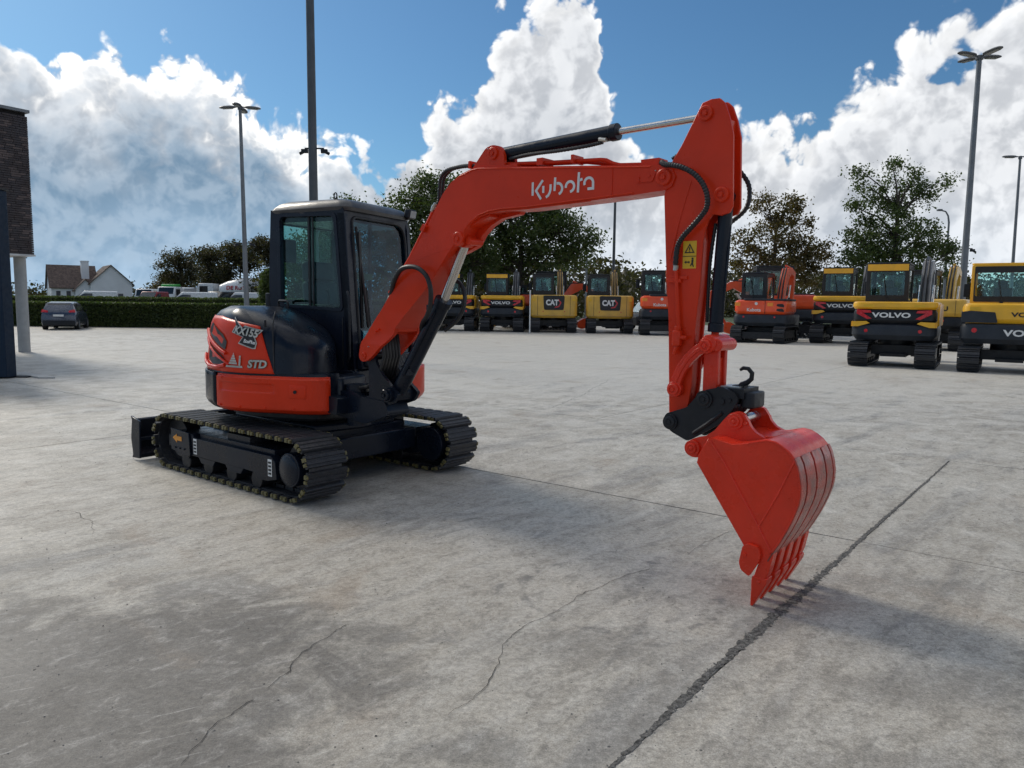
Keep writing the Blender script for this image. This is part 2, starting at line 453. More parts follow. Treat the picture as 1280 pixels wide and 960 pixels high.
# ------------------------------------------------------------ ground
def concrete():
    m = bpy.data.materials.new('yard concrete'); m.use_nodes = True
    t = m.node_tree; N = NT(t); p = t.nodes['Principled BSDF']
    geo = N.n('ShaderNodeNewGeometry'); P = geo.outputs['Position']
    rot = N.n('ShaderNodeMapping', ins={'Vector': P, 'Rotation': (0, 0, R(-52)), 'Scale': (1, 1, 1)}).outputs[0]
    str_ = N.n('ShaderNodeMapping', ins={'Vector': rot, 'Scale': (0.55, 2.6, 1.0)}).outputs[0]
    base = N.noise(P, 0.33, 7, 0.60)
    mid = N.noise(P, 1.7, 8, 0.62, 0.6)
    streak = N.noise(str_, 2.2, 9, 0.68, 0.4)
    fine = N.noise(P, 34, 9, 0.85)
    grit = N.noise(P, 150, 5, 0.8)
    col = N.mix(N.smooth(base, 0.36, 0.64), (0.368, 0.338, 0.286, 1), (0.468, 0.436, 0.376, 1))
    col = N.mix(N.smooth(mid, 0.36, 0.70, 0, 0.55), col, (0.290, 0.270, 0.236, 1))
    col = N.mix(N.smooth(streak, 0.40, 0.66, 0, 0.45), col, (0.53, 0.51, 0.463, 1))
    # tyre-darkened grey smears
    smear = N.smooth(N.noise(str_, 0.9, 7, 0.6, 0.8), 0.50, 0.68, 0, 0.55)
    col = N.mix(smear, col, (0.17, 0.17, 0.168, 1))
    # large damp and oil stained patches, worn in place
    def patch(cx, cy, rx, ry, ang, lo, hi):
        mp = N.n('ShaderNodeMapping', ins={'Vector': N.vm('SUBTRACT', P, (cx, cy, 0)), 'Rotation': (0, 0, R(ang)), 'Scale': (1 / rx, 1 / ry, 0)})
        dd = N.vm('LENGTH', mp.outputs[0])
        nn = N.noise(P, 2.2, 8, 0.66, 0.8)
        return N.smooth(N.m('ADD', dd, N.m('MULTIPLY', N.m('SUBTRACT', nn, 0.5), 2.6)), lo, hi, 1, 0)
    st = patch(-1.75, 2.95, 1.15, 1.15, -25, 0.60, 1.30)
    col = N.mix(N.m('MULTIPLY', st, 0.88), col, (0.115, 0.106, 0.095, 1))
    for q, k in (((1.75, 3.1, 0.5, 0.2, 35, 0.4, 1.1), 0.4), ((2.3, 4.3, 0.6, 0.2, 35, 0.4, 1.1), 0.3), ((-0.55, 2.15, 0.35, 0.22, 20, 0.4, 1.1), 0.6), ((0.02, 2.35, 0.22, 0.14, 0, 0.4, 1.1), 0.6), ((-0.15, 2.6, 0.2, 0.11, 20, 0.4, 1.1), 0.5),
                 ((-3.4, 4.4, 0.8, 0.35, 0, 0.4, 1.1), 0.45), ((0.3, 3.5, 0.55, 0.25, 12, 0.4, 1.1), 0.35), ((1.3, 2.5, 0.5, 0.2, 30, 0.4, 1.1), 0.35), ((-1.0, 3.6, 0.6, 0.22, 20, 0.4, 1.1), 0.35)):
        col = N.mix(N.m('MULTIPLY', patch(*q), k), col, (0.125, 0.12, 0.112, 1))
    mot = N.noise(N.n('ShaderNodeMapping', ins={'Vector': rot, 'Scale': (1.0, 1.7, 1.0)}).outputs[0], 6.5, 8, 0.72, 0.5)
    col = N.mix(N.smooth(mot, 0.34, 0.52, 0.50, 0), col, (0.16, 0.148, 0.128, 1))
    col = N.mix(N.smooth(mot, 0.50, 0.72, 0, 0.40), col, (0.56, 0.54, 0.50, 1))
    scr = N.noise(N.n('ShaderNodeMapping', ins={'Vector': N.n('ShaderNodeMapping', ins={'Vector': P, 'Rotation': (0, 0, R(-28))}).outputs[0], 'Scale': (1.2, 22.0, 1.0)}).outputs[0], 3.0, 5, 0.6, 0.3)
    col = N.mix(N.smooth(scr, 0.62, 0.74, 0, 0.45), col, (0.58, 0.565, 0.53, 1))
    # grazing sheen of the far yard, put into the colour as a pale patch
    far_sheen = patch(3.0, 27.0, 18.0, 15.0, 0, 0.70, 1.45)
    col = N.mix(N.m('MULTIPLY', far_sheen, 0.65), col, (0.60, 0.58, 0.53, 1))
    # scuffed turning marks left by tracks
    def arcmark(cx, cy, r_, w_, k, lo):
        dd = N.vm('LENGTH', N.vm('SUBTRACT', P, (cx, cy, 0)))
        band = N.smooth(N.m('ABSOLUTE', N.m('SUBTRACT', dd, r_)), w_, w_ * .3)
        return N.m('MULTIPLY', N.m('MULTIPLY', band, N.smooth(N.noise(P, 5.0, 5, 0.7), lo, lo + .14)), k)
    for a_ in ((0.62, 4.15, 0.55, 0.035, 0.55, .46), (0.62, 4.15, 0.68, 0.03, 0.45, .50), (0.35, 4.0, 0.42, 0.10, 0.35, .50), (1.9, 7.9, 3.6, 0.05, 0.30, .50), (1.9, 7.9, 3.95, 0.05, 0.28, .50), (-5, 8, 4.2, 0.09, 0.25, .50), (6, 13, 5.0, 0.16, 0.25, .48), (6, 13, 5.6, 0.16, 0.25, .48), (-9, 20, 8.0, 0.2, 0.25, .48)):
        col = N.mix(arcmark(*a_), col, (0.13, 0.127, 0.12, 1))
    # rusty brown tinges
    rust = N.smooth(N.noise(P, 0.75, 6, 0.6, 1.0), 0.56, 0.72, 0, 0.40)
    col = N.mix(rust, col, (0.27, 0.205, 0.145, 1))
    col = N.mix(N.smooth(fine, 0.30, 0.70, 0, 1), N.vm('SCALE', col, sc=0.58), N.vm('SCALE', col, sc=1.32))
    col = N.mix(N.smooth(grit, 0.30, 0.72), N.vm('SCALE', col, sc=0.70), N.vm('SCALE', col, sc=1.28))
    # pits and specks of gravel
    vor = N.n('ShaderNodeTexVoronoi', ins={'Vector': P, 'Scale': 9.0, 'Randomness': 1.0})
    sp = N.m('MULTIPLY', N.smooth(vor.outputs['Distance'], 0.075, 0.03), N.smooth(N.noise(P, 3.1, 2), 0.50, 0.58))
    col = N.mix(sp, col, (0.05, 0.05, 0.05, 1))
    N.put(p.inputs['Base Color'], col)
    N.put(p.inputs['Roughness'], N.smooth(mid, 0.3, 0.7, 0.50, 0.68))
    p.inputs['Specular IOR Level'].default_value = 0.42
    h = N.m('ADD', N.m('MULTIPLY', N.noise(rot, 26, 7, 0.75), 0.6), N.m('MULTIPLY', streak, 0.9))
    h = N.m('ADD', h, N.m('MULTIPLY', grit, 0.35))
    bn = N.n('ShaderNodeBump', ins={'Strength': 0.40, 'Distance': 0.012, 'Height': h})
    t.links.new(bn.outputs[0], p.inputs['Normal'])
    return m
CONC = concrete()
JOINT = mat('joint filler', (0.05, 0.048, 0.045), 0.9, var=0.5, vs=30, bump=0.5, bs=60)
CRUMB = mat('crumbled joint', (0.045, 0.044, 0.042), 0.85, var=0.6, vs=45, bump=0.9, bs=90, c2=(0.16, 0.155, 0.145))
STONE = mat('loose stone', (0.16, 0.155, 0.145), 0.8, var=0.6, vs=30)
GRASS = mat('far field', (0.045, 0.065, 0.022), 0.9, var=0.4, vs=0.2)

g = B().add([(-900, -60, -0.06), (900, -60, -0.06), (900, 1600, -0.06), (-900, 1600, -0.06)], [(0, 1, 2, 3)]).build('ground', GRASS, kind='structure')
yd = B().add([(-70, -14, -0.03), (80, -14, -0.03), (80, 62, -0.03), (-70, 62, -0.03)], [(0, 1, 2, 3)]).build('concrete_yard', JOINT, kind='structure')
ga = R(-38)                                             # slab grid: e1 along (cos, sin) of -40 deg, e2 perpendicular
e1 = Vector((math.cos(ga), math.sin(ga), 0)); e2 = Vector((-math.sin(ga), math.cos(ga), 0))
qs = [-34.6, -26.6, -18.6, -10.6, -2.6, 5.50, 9.10, 16.8, 24.8, 32.8, 40.8, 48.8, 56.8, 64.8]
ss = [-57.3, -49.3, -41.2, -33.2, -25.1, -17.1, -9.00, -1.262, 6.3, 14.1, 22.0, 30, 38, 46, 54, 62]
rs = random.Random(3)
for i in range(len(qs) - 1):
    for j in range(len(ss) - 1):
        sh = 3.4 if qs[i] > 9 else 0.0
        cs = [e1 * (ss[j + a_] + sh) + e2 * qs[i + b_] for a_, b_ in ((0, 0), (1, 0), (1, 1), (0, 1))]
        ctr = (cs[0] + cs[2]) / 2
        if ctr.y < -9 or ctr.y > 63 or abs(ctr.x) > 8 + 0.85 * max(ctr.y, 0) + 6: continue
        gp = 0.0045
        a0, a1, b0, b1 = ss[j] + sh + gp, ss[j + 1] + sh - gp, qs[i] + gp, qs[i + 1] - gp
        b = B(); zt = rs.uniform(-0.0015, 0.0015); zb = -0.028
        loop = []
        n_ = 40 if ctr.y < 14 else 6
        for (p_, q_) in (((a0, b0), (a1, b0)), ((a1, b0), (a1, b1)), ((a1, b1), (a0, b1)), ((a0, b1), (a0, b0))):
            for k in range(n_):
                f_ = k / n_
                x_ = p_[0] + (q_[0] - p_[0]) * f_; y_ = p_[1] + (q_[1] - p_[1]) * f_
                dx = 0 if k == 0 or ctr.y > 14 else rs.uniform(0, 0.004)
                nx, ny = (q_[1] - p_[1]), -(q_[0] - p_[0]); ln = math.hypot(nx, ny)
                w_ = e1 * (x_ - nx / ln * dx) + e2 * (y_ - ny / ln * dx)
                loop.append((w_.x, w_.y))
        m_ = len(loop)
        b.add([(x_, y_, zt) for x_, y_ in loop] + [(x_, y_, zb) for x_, y_ in loop],
              [tuple(range(m_))] + [(k, (k + 1) % m_, m_ + (k + 1) % m_, m_ + k) for k in range(m_)])
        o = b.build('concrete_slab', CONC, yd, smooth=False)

def ragged_strip(name, pts, w, amp, seed, m_, z=0.0035, step=0.03, parent=None):
    rr = random.Random(seed); P = []
    for i in range(len(pts) - 1):
        a_, b_ = Vector(pts[i]), Vector(pts[i + 1]); L = (b_ - a_).length; n_ = max(2, int(L / step))
        for k in range(n_):
            P.append((a_.lerp(b_, k / n_), i + k / n_))
    P.append((Vector(pts[-1]), len(pts) - 1))
    vs = []; off = 0
    for i, (p_, f_) in enumerate(P):
        d_ = (P[min(i + 1, len(P) - 1)][0] - P[max(i - 1, 0)][0]).normalized(); nn = Vector((-d_.y, d_.x))
        wi = w[int(f_)] + (w[min(int(f_) + 1, len(w) - 1)] - w[int(f_)]) * (f_ - int(f_))
        off = off * 0.86 + rr.uniform(-1, 1) * amp
        l_ = wi * rr.uniform(0.25, 0.75); r_ = wi * rr.uniform(0.25, 0.75)
        for q_, zz in ((l_, z), (0, z + 0.001), (-r_, z)):
            vs.append((p_.x + nn.x * (off + q_), p_.y + nn.y * (off + q_), zz))
    fs = []
    for i in range(len(P) - 1):
        for k in range(2):
            fs.append((i * 3 + k, i * 3 + k + 1, i * 3 + 4 + k, i * 3 + 3 + k))
    return B().add(vs, fs).build(name, m_, parent)
# the wide broken joint that runs up from the bottom edge
J = [(0.16, 2.22), (0.36, 2.51), (0.53, 2.73), (0.69, 2.94), (0.92, 3.25), (1.18, 3.59), (1.50, 3.97), (1.90, 4.50), (2.28, 4.98), (3.09, 6.01), (4.48, 7.78)]
WJ = [0.022, 0.018, 0.019, 0.036, 0.030, 0.050, 0.055, 0.036, 0.027, 0.018, 0.008]
st_ = ragged_strip('broken_joint', J, WJ, 0.004, 5, CRUMB, step=0.018, parent=yd)
# hairline cracks: world points
def crack(px, w, seed):
    ragged_strip('hairline_crack', px, [w * 0.7 * (0.45 if i % 2 else 1.0) for i in range(len(px) - 1)] + [0.001], w * 1.6, seed, JOINT, step=0.022, parent=yd)
crack([(-0.80, 3.65), (-0.86, 3.53), (-0.90, 3.44), (-0.96, 3.26), (-0.94, 3.18), (-0.99, 3.02)], 0.006, 1)
crack([(-1.03, 2.93), (-1.10, 2.77), (-1.11, 2.70), (-1.13, 2.63), (-1.13, 2.49)], 0.006, 2)
crack([(0.85, 4.51), (0.64, 4.35), (0.41, 4.13), (0.24, 3.85), (0.05, 3.62), (-0.03, 3.4), (-0.07, 3.11), (-0.13, 2.95), (-0.23, 2.83)], 0.005, 3)
crack([(1.57, 5.32), (1.31, 5.06), (1.13, 4.77)], 0.004, 4)
crack([(0.62, 11.65), (1.18, 13.22), (2.05, 16.09)], 0.010, 6)
crack([(-3.25, 5.61), (-3.05, 5.41), (-2.82, 5.07)], 0.007, 8)
crack([(-7.46, 13.41), (-6.91, 13.73)], 0.02, 9)

# loose crumbs in and around the joint: nobody could count them
b = B(); rr = random.Random(11)
def pebble(b, x, y, z, s_):
    c = Vector((x, y, z)); vs = []
    for (a_, e_) in ((0, 0), (72, 8), (144, -8), (216, 5), (288, 0)):
        r_ = s_ * rr.uniform(0.6, 1.1)
        vs.append(c + Vector((r_ * math.cos(R(a_)), r_ * math.sin(R(a_)), 0)))
    vs.append(c + Vector((0, 0, s_ * rr.uniform(0.3, 0.7))))
    b.add(vs, [(0, 1, 5), (1, 2, 5), (2, 3, 5), (3, 4, 5), (4, 0, 5)])
for i in range(len(J) - 1):
    a_, b_ = Vector(J[i]), Vector(J[i + 1]); L = (b_ - a_).length
    nn = Vector((-(b_ - a_).y, (b_ - a_).x)).normalized()
    for k in range(int(L * 330)):
        w_ = WJ[i]
        p_ = a_.lerp(b_, rr.random()) + nn * rr.gauss(0, w_ * 0.36)
        pebble(b, p_.x, p_.y, 0.003, rr.uniform(0.0015, 0.0075))
for k in range(2600):
    y_ = 2.0 + 11 * rr.random() ** 1.6
    x_ = rr.uniform(-0.8, 0.8) * (y_ + 0.6)
    pebble(b, x_, y_, 0.001, rr.uniform(0.001, 0.0045) * (1 + y_ * 0.12))
b.build('loose_gravel', STONE, kind='stuff', fix=False)
tag(bpy.data.objects['loose_gravel'], 'dark crumbs and small stones scattered along the broken joint', 'gravel')

# ============================================================ the red excavator in front
EX = thing('excavator', 'large red excavator in the foreground, dark cab, bucket teeth resting on the concrete', 'excavator', (-1.89, 7.28, 0), R(-39))
HM = Matrix.Rotation(R(14), 4, 'Z')          # the upper house is slewed 14 degrees to its left

# ---- tracks
def track_loop(L, r, zc, n):
    """n positions (x, z, angle of outward tangent) round a stadium; L = half distance of wheel centres"""
    per = 4 * L + 2 * math.pi * r; out = []
    for k in range(n):
        s_ = per * k / n
        if s_ < 2 * L: out.append((-L + s_, zc + r, 0.0))                         # top run, going forward
        elif s_ < 2 * L + math.pi * r:
            a_ = (s_ - 2 * L) / r; out.append((L + r * math.sin(a_), zc + r * math.cos(a_), -a_))
        elif s_ < 4 * L + math.pi * r: out.append((L - (s_ - 2 * L - math.pi * r), zc - r, -math.pi))
        else:
            a_ = (s_ - 4 * L - math.pi * r) / r; out.append((-L - r * math.sin(a_), zc - r * math.cos(a_), -math.pi - a_))
    return out
def shoe_mesh(w):
    b = B()
    prof = [(-.052, 0), (-.053, .024), (-.046, .036), (-.022, .036), (-.018, .029), (-.004, .029), (0, .036), (.022, .036), (.026, .029), (.034, .029), (.038, .036), (.047, .036), (.053, .024), (.052, 0)]
    b.plate([(p[0], p[1] - .012) for p in prof], -w / 2 + .012, w / 2 - .012)
    # rubber seams across the pad and steel end clamps worn to yellow
    for s_ in (-1, 1):
        e0 = s_ * (w / 2 - .014); e1_ = s_ * (w / 2 + .006)
        y0, y1 = min(e0, e1_), max(e0, e1_)
        b.box(-.036, -.004, y0, y1, -.010, .022, 1)
        b.box(.010, .034, y0, y1, -.008, .017, 1)
    b.box(-.055, .055, -.05, .05, -.045, -.012)       # link between the pads on the inside
    return b
shoe0 = None
for side in (-1, 1):
    yc = side * 0.78
    tb = B()
    lp = track_loop(0.97, 0.225, 0.268, 96)
    vs = []
    for (x_, z_, a_) in lp:
        for (dy, dz) in ((-.15, -.012), (.15, -.012), (.15, .008), (-.15, .008)):
            vs.append((x_ + math.sin(-a_) * dz, yc + dy, z_ + math.cos(a_) * dz))
    n_ = len(lp); fs = []
    for k in range(n_):
        k2 = (k + 1) % n_
        for q in range(4): fs.append((k * 4 + q, k * 4 + (q + 1) % 4, k2 * 4 + (q + 1) % 4, k2 * 4 + q))
    tb.add(vs, fs)
    tr = tb.build('crawler_track', TRK, EX)
    for (x_, z_, a_) in track_loop(0.97, 0.232, 0.268, 41):
        if shoe0 is None:
            shoe0 = shoe_mesh(0.40).build('track_shoe', [TRK, TIP], tr, bevel=0)
            o = shoe0
        else:
            o = shoe0.copy(); COL.objects.link(o); o.parent = tr
        o.location = (x_, yc, z_); o.rotation_euler = (0, -a_, 0)
    # frame between the wheels
    so = side * 1.0
    yo = yc + so * 0.17; yi = yc - so * 0.15
    fb = B()
    fb.plate([(-.86, .20), (-.86, .375), (-.52, .375), (-.50, .345), (-.45, .345), (.70, .340), (.76, .30), (.78, .16), (.66, .13), (.50, .13), (.46, .175), (.30, .18), (.26, .13), (.06, .13), (.02, .175), (-.14, .18), (-.18, .13), (-.38, .13), (-.42, .175), (-.56, .18), (-.60, .14), (-.80, .15)], min(yo, yi), max(yo, yi))
    fb.box(-.46, .70, yc - .13, yc + .13, .34, .385)
    fb.box(-.05, .30, yc - .10, yc + .10, .38, .44)
    fr = fb.build('track_frame', NAVY, EX, bevel=.008)
    for xx in (-.66, -.28, .10, .48):
        B().cyl((xx, yc - .16, .115), (xx, yc + .16, .115), .078, n=20).build('track_roller', BLK, fr, bevel=.006)
    b = B()
    b.cyl((.97, yc - .06, .268), (.97, yc + .06, .268), .195, n=26)
    for k in range(13):
        a_ = 2 * math.pi * k / 13
        b.obox((.97 + .205 * math.cos(a_), yc, .268 + .205 * math.sin(a_)), .03, .05, .05, Matrix.Rotation(-a_, 3, 'Y'))
    b.cyl((.97, yc + so * .06, .268), (.97, yc + so * .185, .268), .135, n=28)
    b.cyl((.97, yc + so * .185, .268), (.97, yc + so * .20, .268), .125, .10, n=28)
    b.cyl((.97, yc - so * .06, .268), (.97, yc - so * .20, .268), .16, n=24)
    b.build('drive_sprocket', NAVY, EX, bevel=.005)
    b = B()
    b.cyl((-.97, yc - .07, .268), (-.97, yc + .07, .268), .20, n=28)
    b.cyl((-.97, yc - .11, .268), (-.97, yc + .11, .268), .07, n=16)
    b.box(-1.02, -.80, yc - .135, yc - .11, .21, .32); b.box(-1.02, -.80, yc + .11, yc + .135, .21, .32)
    b.build('idler_wheel', BLK, EX, bevel=.005)
    # stiffener under the sloping plate at the idler end, with three bolts
    pb = B()
    ys = sorted((yc + so * .172, yc + so * .186))
    pb.plate([(-.88, .20), (-.88, .40), (-.56, .385), (-.54, .18), (-.60, .16)], ys[0], ys[1])
    for xx in (-.80, -.72, -.64): pb.cyl((xx, yc + so * .186, .225), (xx, yc + so * .196, .225), .011, n=8)
    gp_ = pb.build('guard_plate', NAVY, fr, bevel=.004)
    if side < 0:
        yy = yc - .188
        b = B().plate([(-.84, .315), (-.765, .355), (-.765, .335), (-.68, .335), (-.68, .295), (-.765, .295), (-.765, .275)], yy - .002, yy)
        q = b.build('arrow_sticker', ORG, fr, smooth=False); q['label'] = 'orange arrow pointing to the blade'
        for xx, zz in ((-.50, .27), (.665, .245)):
            b = B().box(xx, xx + .055, yo - .003, yo - .001, zz - .07, zz + .07, 0)
            sk = b.build('white_sticker', WHITE, fr, smooth=False)
            for kz in range(4):
                b2 = B().box(xx + .008, xx + .047, yo - .005, yo - .0032, zz - .055 + kz * .03, zz - .045 + kz * .03 + .006)
                q = b2.build('sticker_print', BLKP, fr, smooth=False)
# ---- chassis
b = B()
b.box(-.62, .62, -.60, .60, .30, .46)
b.box(-.75, -.45, -.62, .62, .20, .40)
b.box(.42, .75, -.62, .62, .20, .40)
b.plate([(-.62, -.46), (.62, -.46), (.70, 0), (.62, .46), (-.62, .46)], .455, .52, plane='xy')
b.box(-.35, .35, -.45, .45, .17, .30)
b.build('chassis', NAVY, EX, bevel=.015)
b = B().cyl((0, 0, .50), (0, 0, .585), .46, n=40).cyl((0, 0, .53), (0, 0, .56), .50, n=40)
b.build('turntable', BLK, EX, bevel=.006)
# ---- dozer blade at the rear
b = B()
prof = [(-1.52, .02), (-1.50, .06), (-1.545, .12), (-1.56, .22), (-1.545, .33), (-1.50, .41), (-1.53, .425), (-1.585, .35), (-1.60, .22), (-1.585, .10), (-1.56, .03)]
b.plate(prof, -.98, .98)
b.plate([(-1.46, .03), (-1.44, .40), (-1.62, .44), (-1.60, .40), (-1.63, .22), (-1.60, .06), (-1.62, .02)], -.995, -.975)
b.plate([(-1.46, .03), (-1.44, .40), (-1.62, .44), (-1.60, .40), (-1.63, .22), (-1.60, .06), (-1.62, .02)], .975, .995)
b.box(-1.56, -1.48, -.97, .97, .20, .235)
bl = b.build('dozer_blade', NAVY, EX, bevel=.006)
b = B()
for s_ in (-1, 1):
    b.plate([(-1.52, .08), (-1.52, .30), (-1.1, .33), (-.55, .34), (-.55, .24), (-1.1, .20)], s_ * .34 - .05, s_ * .34 + .05)
b.cyl((-1.50, 0, .24), (-.85, 0, .36), .045, n=14)
b.build('blade_arm', NAVY, EX, bevel=.01)

def rr_poly(p, r=.05, n=4):
    """round the corners of a polygon"""
    o_ = []
    for i in range(len(p)):
        a_, b_, c_ = Vector(p[i - 1]), Vector(p[i]), Vector(p[(i + 1) % len(p)])
        rr1 = r[i] if isinstance(r, (list, tuple)) else r
        u1 = (a_ - b_).normalized(); u2 = (c_ - b_).normalized()
        q1, q2 = b_ + u1 * rr1, b_ + u2 * rr1
        for k in range(n + 1):
            t_ = k / n
            o_.append(tuple(q1 * (1 - t_) ** 2 + b_ * 2 * t_ * (1 - t_) + q2 * t_ * t_))
    return o_
# ---- upper house: round tail, hood, side tank
def foot(t, ins=0.0):
    """plan outline of the house at angle t (deg, house frame)"""
    t = t % 360
    rr_ = 0.95
    a_ = R(t)
    c, s_ = math.cos(a_), math.sin(a_)
    if t > 285 or t < 90:
        # front half: a rounded box 0.80 x 0.93
        n_ = 5.0
        rb = (abs(c / .80) ** n_ + abs(s_ / .93) ** n_) ** (-1 / n_)
        if t > 285:
            k = min((t - 285) / 30, 1); rr_ = rr_ * (1 - k) + rb * k
        else:
            k = min((90 - t) / 30, 1); rr_ = rr_ * (1 - k) + rb * k
    rr_ -= ins
    return rr_ * c, rr_ * s_
def inset(z):
    if z < 1.0: return .012
    if z < 1.30: return .012 + .035 * (z - 1.0) / .3
    k = (z - 1.30) / .24
    return .047 + .20 * (1 - math.sqrt(max(0, 1 - k * k)))
def S(t, z, off=0.0):
    x_, y_ = foot(t, inset(z) - off)
    return (x_, y_, z)
def ztop(t):
    """the hood rises a little behind, the tank beside the cab is rounded off in front"""
    return 1.535
def house_patch(name, m_, t0, t1, z0f, z1f, off, nu=40, nv=10, th=.03, bevel=0.0):
    b = B(); b.M = HM
    b.grid(lambda u_, v_: S(t0 + (t1 - t0) * u_, z0f(u_) + (z1f(u_) - z0f(u_)) * v_, off), nu, nv)
    return b.build(name, m_, EX, solid=th, bevel=bevel)
# floor plate and lower skirt
b = B(); b.M = HM
b.plate([foot(t, .22) for t in range(0, 360, 6)], .585, .66, plane='xy')
b.build('deck_plate', BLK, EX, bevel=.006)
b = B(); b.M = HM
rings = []
for z_, i_ in ((.66, .08), (.70, .022), (.95, .022), (.99, .03)):
    rings.append([foot(t, i_) + (z_,) for t in range(90, 326, 4)] + [(.45, -.60, z_), (.45, .60, z_)])
b.loft(rings)
b.build('lower_skirt', NAVY, EX, bevel=.0)
# red lower side cover with a pressed crease and a service flap
zl = lambda u_: .655 + .0 * u_
cw = B(); cw.M = HM
def cwf(u_, v_):
    t_ = 251 + (317 - 251) * u_
    z_ = .652 + (.966 - .652) * v_
    o_ = .0 if v_ > .12 else -.045 * (1 - v_ / .12)
    if v_ > .94: o_ -= .012
    if .56 < v_ < .80 and .05 < u_ < .60: o_ -= .010
    x_, y_ = foot(t_, -.004 - o_)
    return (x_, y_, z_)
cw.grid(cwf, 60, 26)
o = cw.build('side_counterweight', RED, EX, solid=.03)
o['label'] = 'red lower side cover with a pressed crease'
b = B(); b.M = HM
b.grid(lambda u_, v_: foot(298 + 8.0 * u_, -.010) + (.79 + .11 * v_,), 6, 3)
fl = b.build('service_flap', RED, o, solid=.008, bevel=.002)
b = B(); b.M = HM
p_ = foot(301, -.012); b.cyl((p_[0], p_[1], .845), (p_[0] * 1.012, p_[1] * 1.012, .845), .014, n=12)
b.build('lock', BLK, o)
# black corner bumper round the tail, and the red one on the other side
b = B(); b.M = HM
b.grid(lambda u_, v_: foot(118 + (249.5 - 118) * u_, -.008 + (.05 * (1 - v_ / .15) if v_ < .15 else 0)) + (.655 + .315 * v_,), 50, 10)
b.build('tail_bumper', NAVY, EX, solid=.03)
b = B(); b.M = HM
b.grid(lambda u_, v_: foot(20 + (88 - 20) * u_, -.03 + (.05 * (1 - v_ / .15) if v_ < .15 else 0)) + (.64 + .33 * v_,), 40, 10)
o = b.build('side_cover', RED, EX, solid=.03)
# dark hood shell (all round) and tank cover
b = B(); b.M = HM
nz = 14
zs = [.985 + (1.538 - .985) * (k / nz) for k in range(nz + 1)]
rings = []
FRONT = rr_poly([(.26, -.915), (.50, -.86), (.64, -.66), (.55, -.34), (.43, -.19)], [.001, .12, .14, .10, .001], 5)
def hood_ring(z_, ins=0):
    pts = []
    cut = .0 if z_ < 1.15 else .62 * ((z_ - 1.15) / .375) ** 2.4
    sh = lambda x_: x_ - cut * (x_ + .25) / .85 if x_ > -.25 else x_
    i_ = inset(z_)
    for t in range(100, 286, 5):
        x_, y_, _ = S(t, z_, -.006 - ins)
        pts.append((sh(x_), y_, z_))
    for (x_, y_) in FRONT:
        pts.append((sh(x_ - i_ * .6), y_ + i_ * min(1, max(0, (-y_ - .3) / .4)), z_))
    pts.append((-.30, -.17, z_)); pts.append((-.34, .78, z_))
    return pts
for z_ in zs: rings.append(hood_ring(z_))
b.loft(rings)
b.build('engine_hood', NAVY, EX, bevel=0)
# thin parting seam between tail hood and tank
b = B(); b.M = HM
pp = [Vector(S(290 - 4 * (z_ - 1.0), z_, .002)) for z_ in [1.0 + .05 * k for k in range(11)]]
b.tube(pp, .006, n=6)
b.build('hood_seam', BLKP, EX)
# red wedge panel
TW = lambda z_: 290 - (z_ - .985) / .42 * 9      # front limit
def wedge(u_, v_):
    # u across from the tail towards the front, v up
    t_a = 196.0
    z_lo = .985
    t_b = 290 - 9.5 * v_
    t_ = t_a + (t_b - t_a) * u_
    z_hi = 1.455 - (.0 if u_ < .62 else .075 * ((u_ - .62) / .38))
    z_ = z_lo + (z_hi - z_lo) * v_
    return S(t_, z_, .004)
b = B(); b.M = HM
b.grid(wedge, 60, 14)
wd = b.build('side_panel', RED, EX, solid=.02)
wd['label'] = 'red wedge-shaped panel with the model stickers'
# two black grilles with bright red lips
def onS(t, z, off): return Vector(S(t, z, off))
def vent(tz, lip):
    b = B(); b.M = HM
    pts = [onS(t, z, .012) for t, z in tz]
    c = sum(pts, Vector()) / len(pts)
    n_ = len(pts)
    b.add(pts + [c * 1.0], [(i, (i + 1) % n_, n_) for i in range(n_)])
    v_ = b.build('grille', BLKP, wd, smooth=False)
    b = B(); b.M = HM
    b.tube([onS(t, z, .018) for t, z in lip], .014, n=8)
    b.build('grille_lip', RED2, wd)
def dense(l, k=6):
    o_ = []
    for i in range(len(l) - 1):
        for j in range(k): o_.append((l[i][0] + (l[i + 1][0] - l[i][0]) * j / k, l[i][1] + (l[i + 1][1] - l[i][1]) * j / k))
    return o_ + [l[-1]]
vent(dense([(238, 1.40), (246, 1.36), (255, 1.30), (259, 1.24), (258, 1.17), (250, 1.21), (240, 1.27), (234, 1.31), (238, 1.40)]), dense([(228, 1.33), (236, 1.27), (246, 1.21), (254, 1.165), (259, 1.14)]))
vent(dense([(236, 1.22), (246, 1.17), (255, 1.12), (259, 1.08), (256, 1.045), (246, 1.04), (238, 1.08), (236, 1.22)]), dense([(226, 1.11), (232, 1.05), (242, 1.02), (252, 1.02), (259, 1.045)]))
b = B(); b.M = HM
b.tube([onS(t, z, .014) for t, z in dense([(228, 1.26), (238, 1.19), (250, 1.12), (259, 1.07), (262, 1.05)])], .010, n=8)
b.build('grille_lip', RED2, wd)

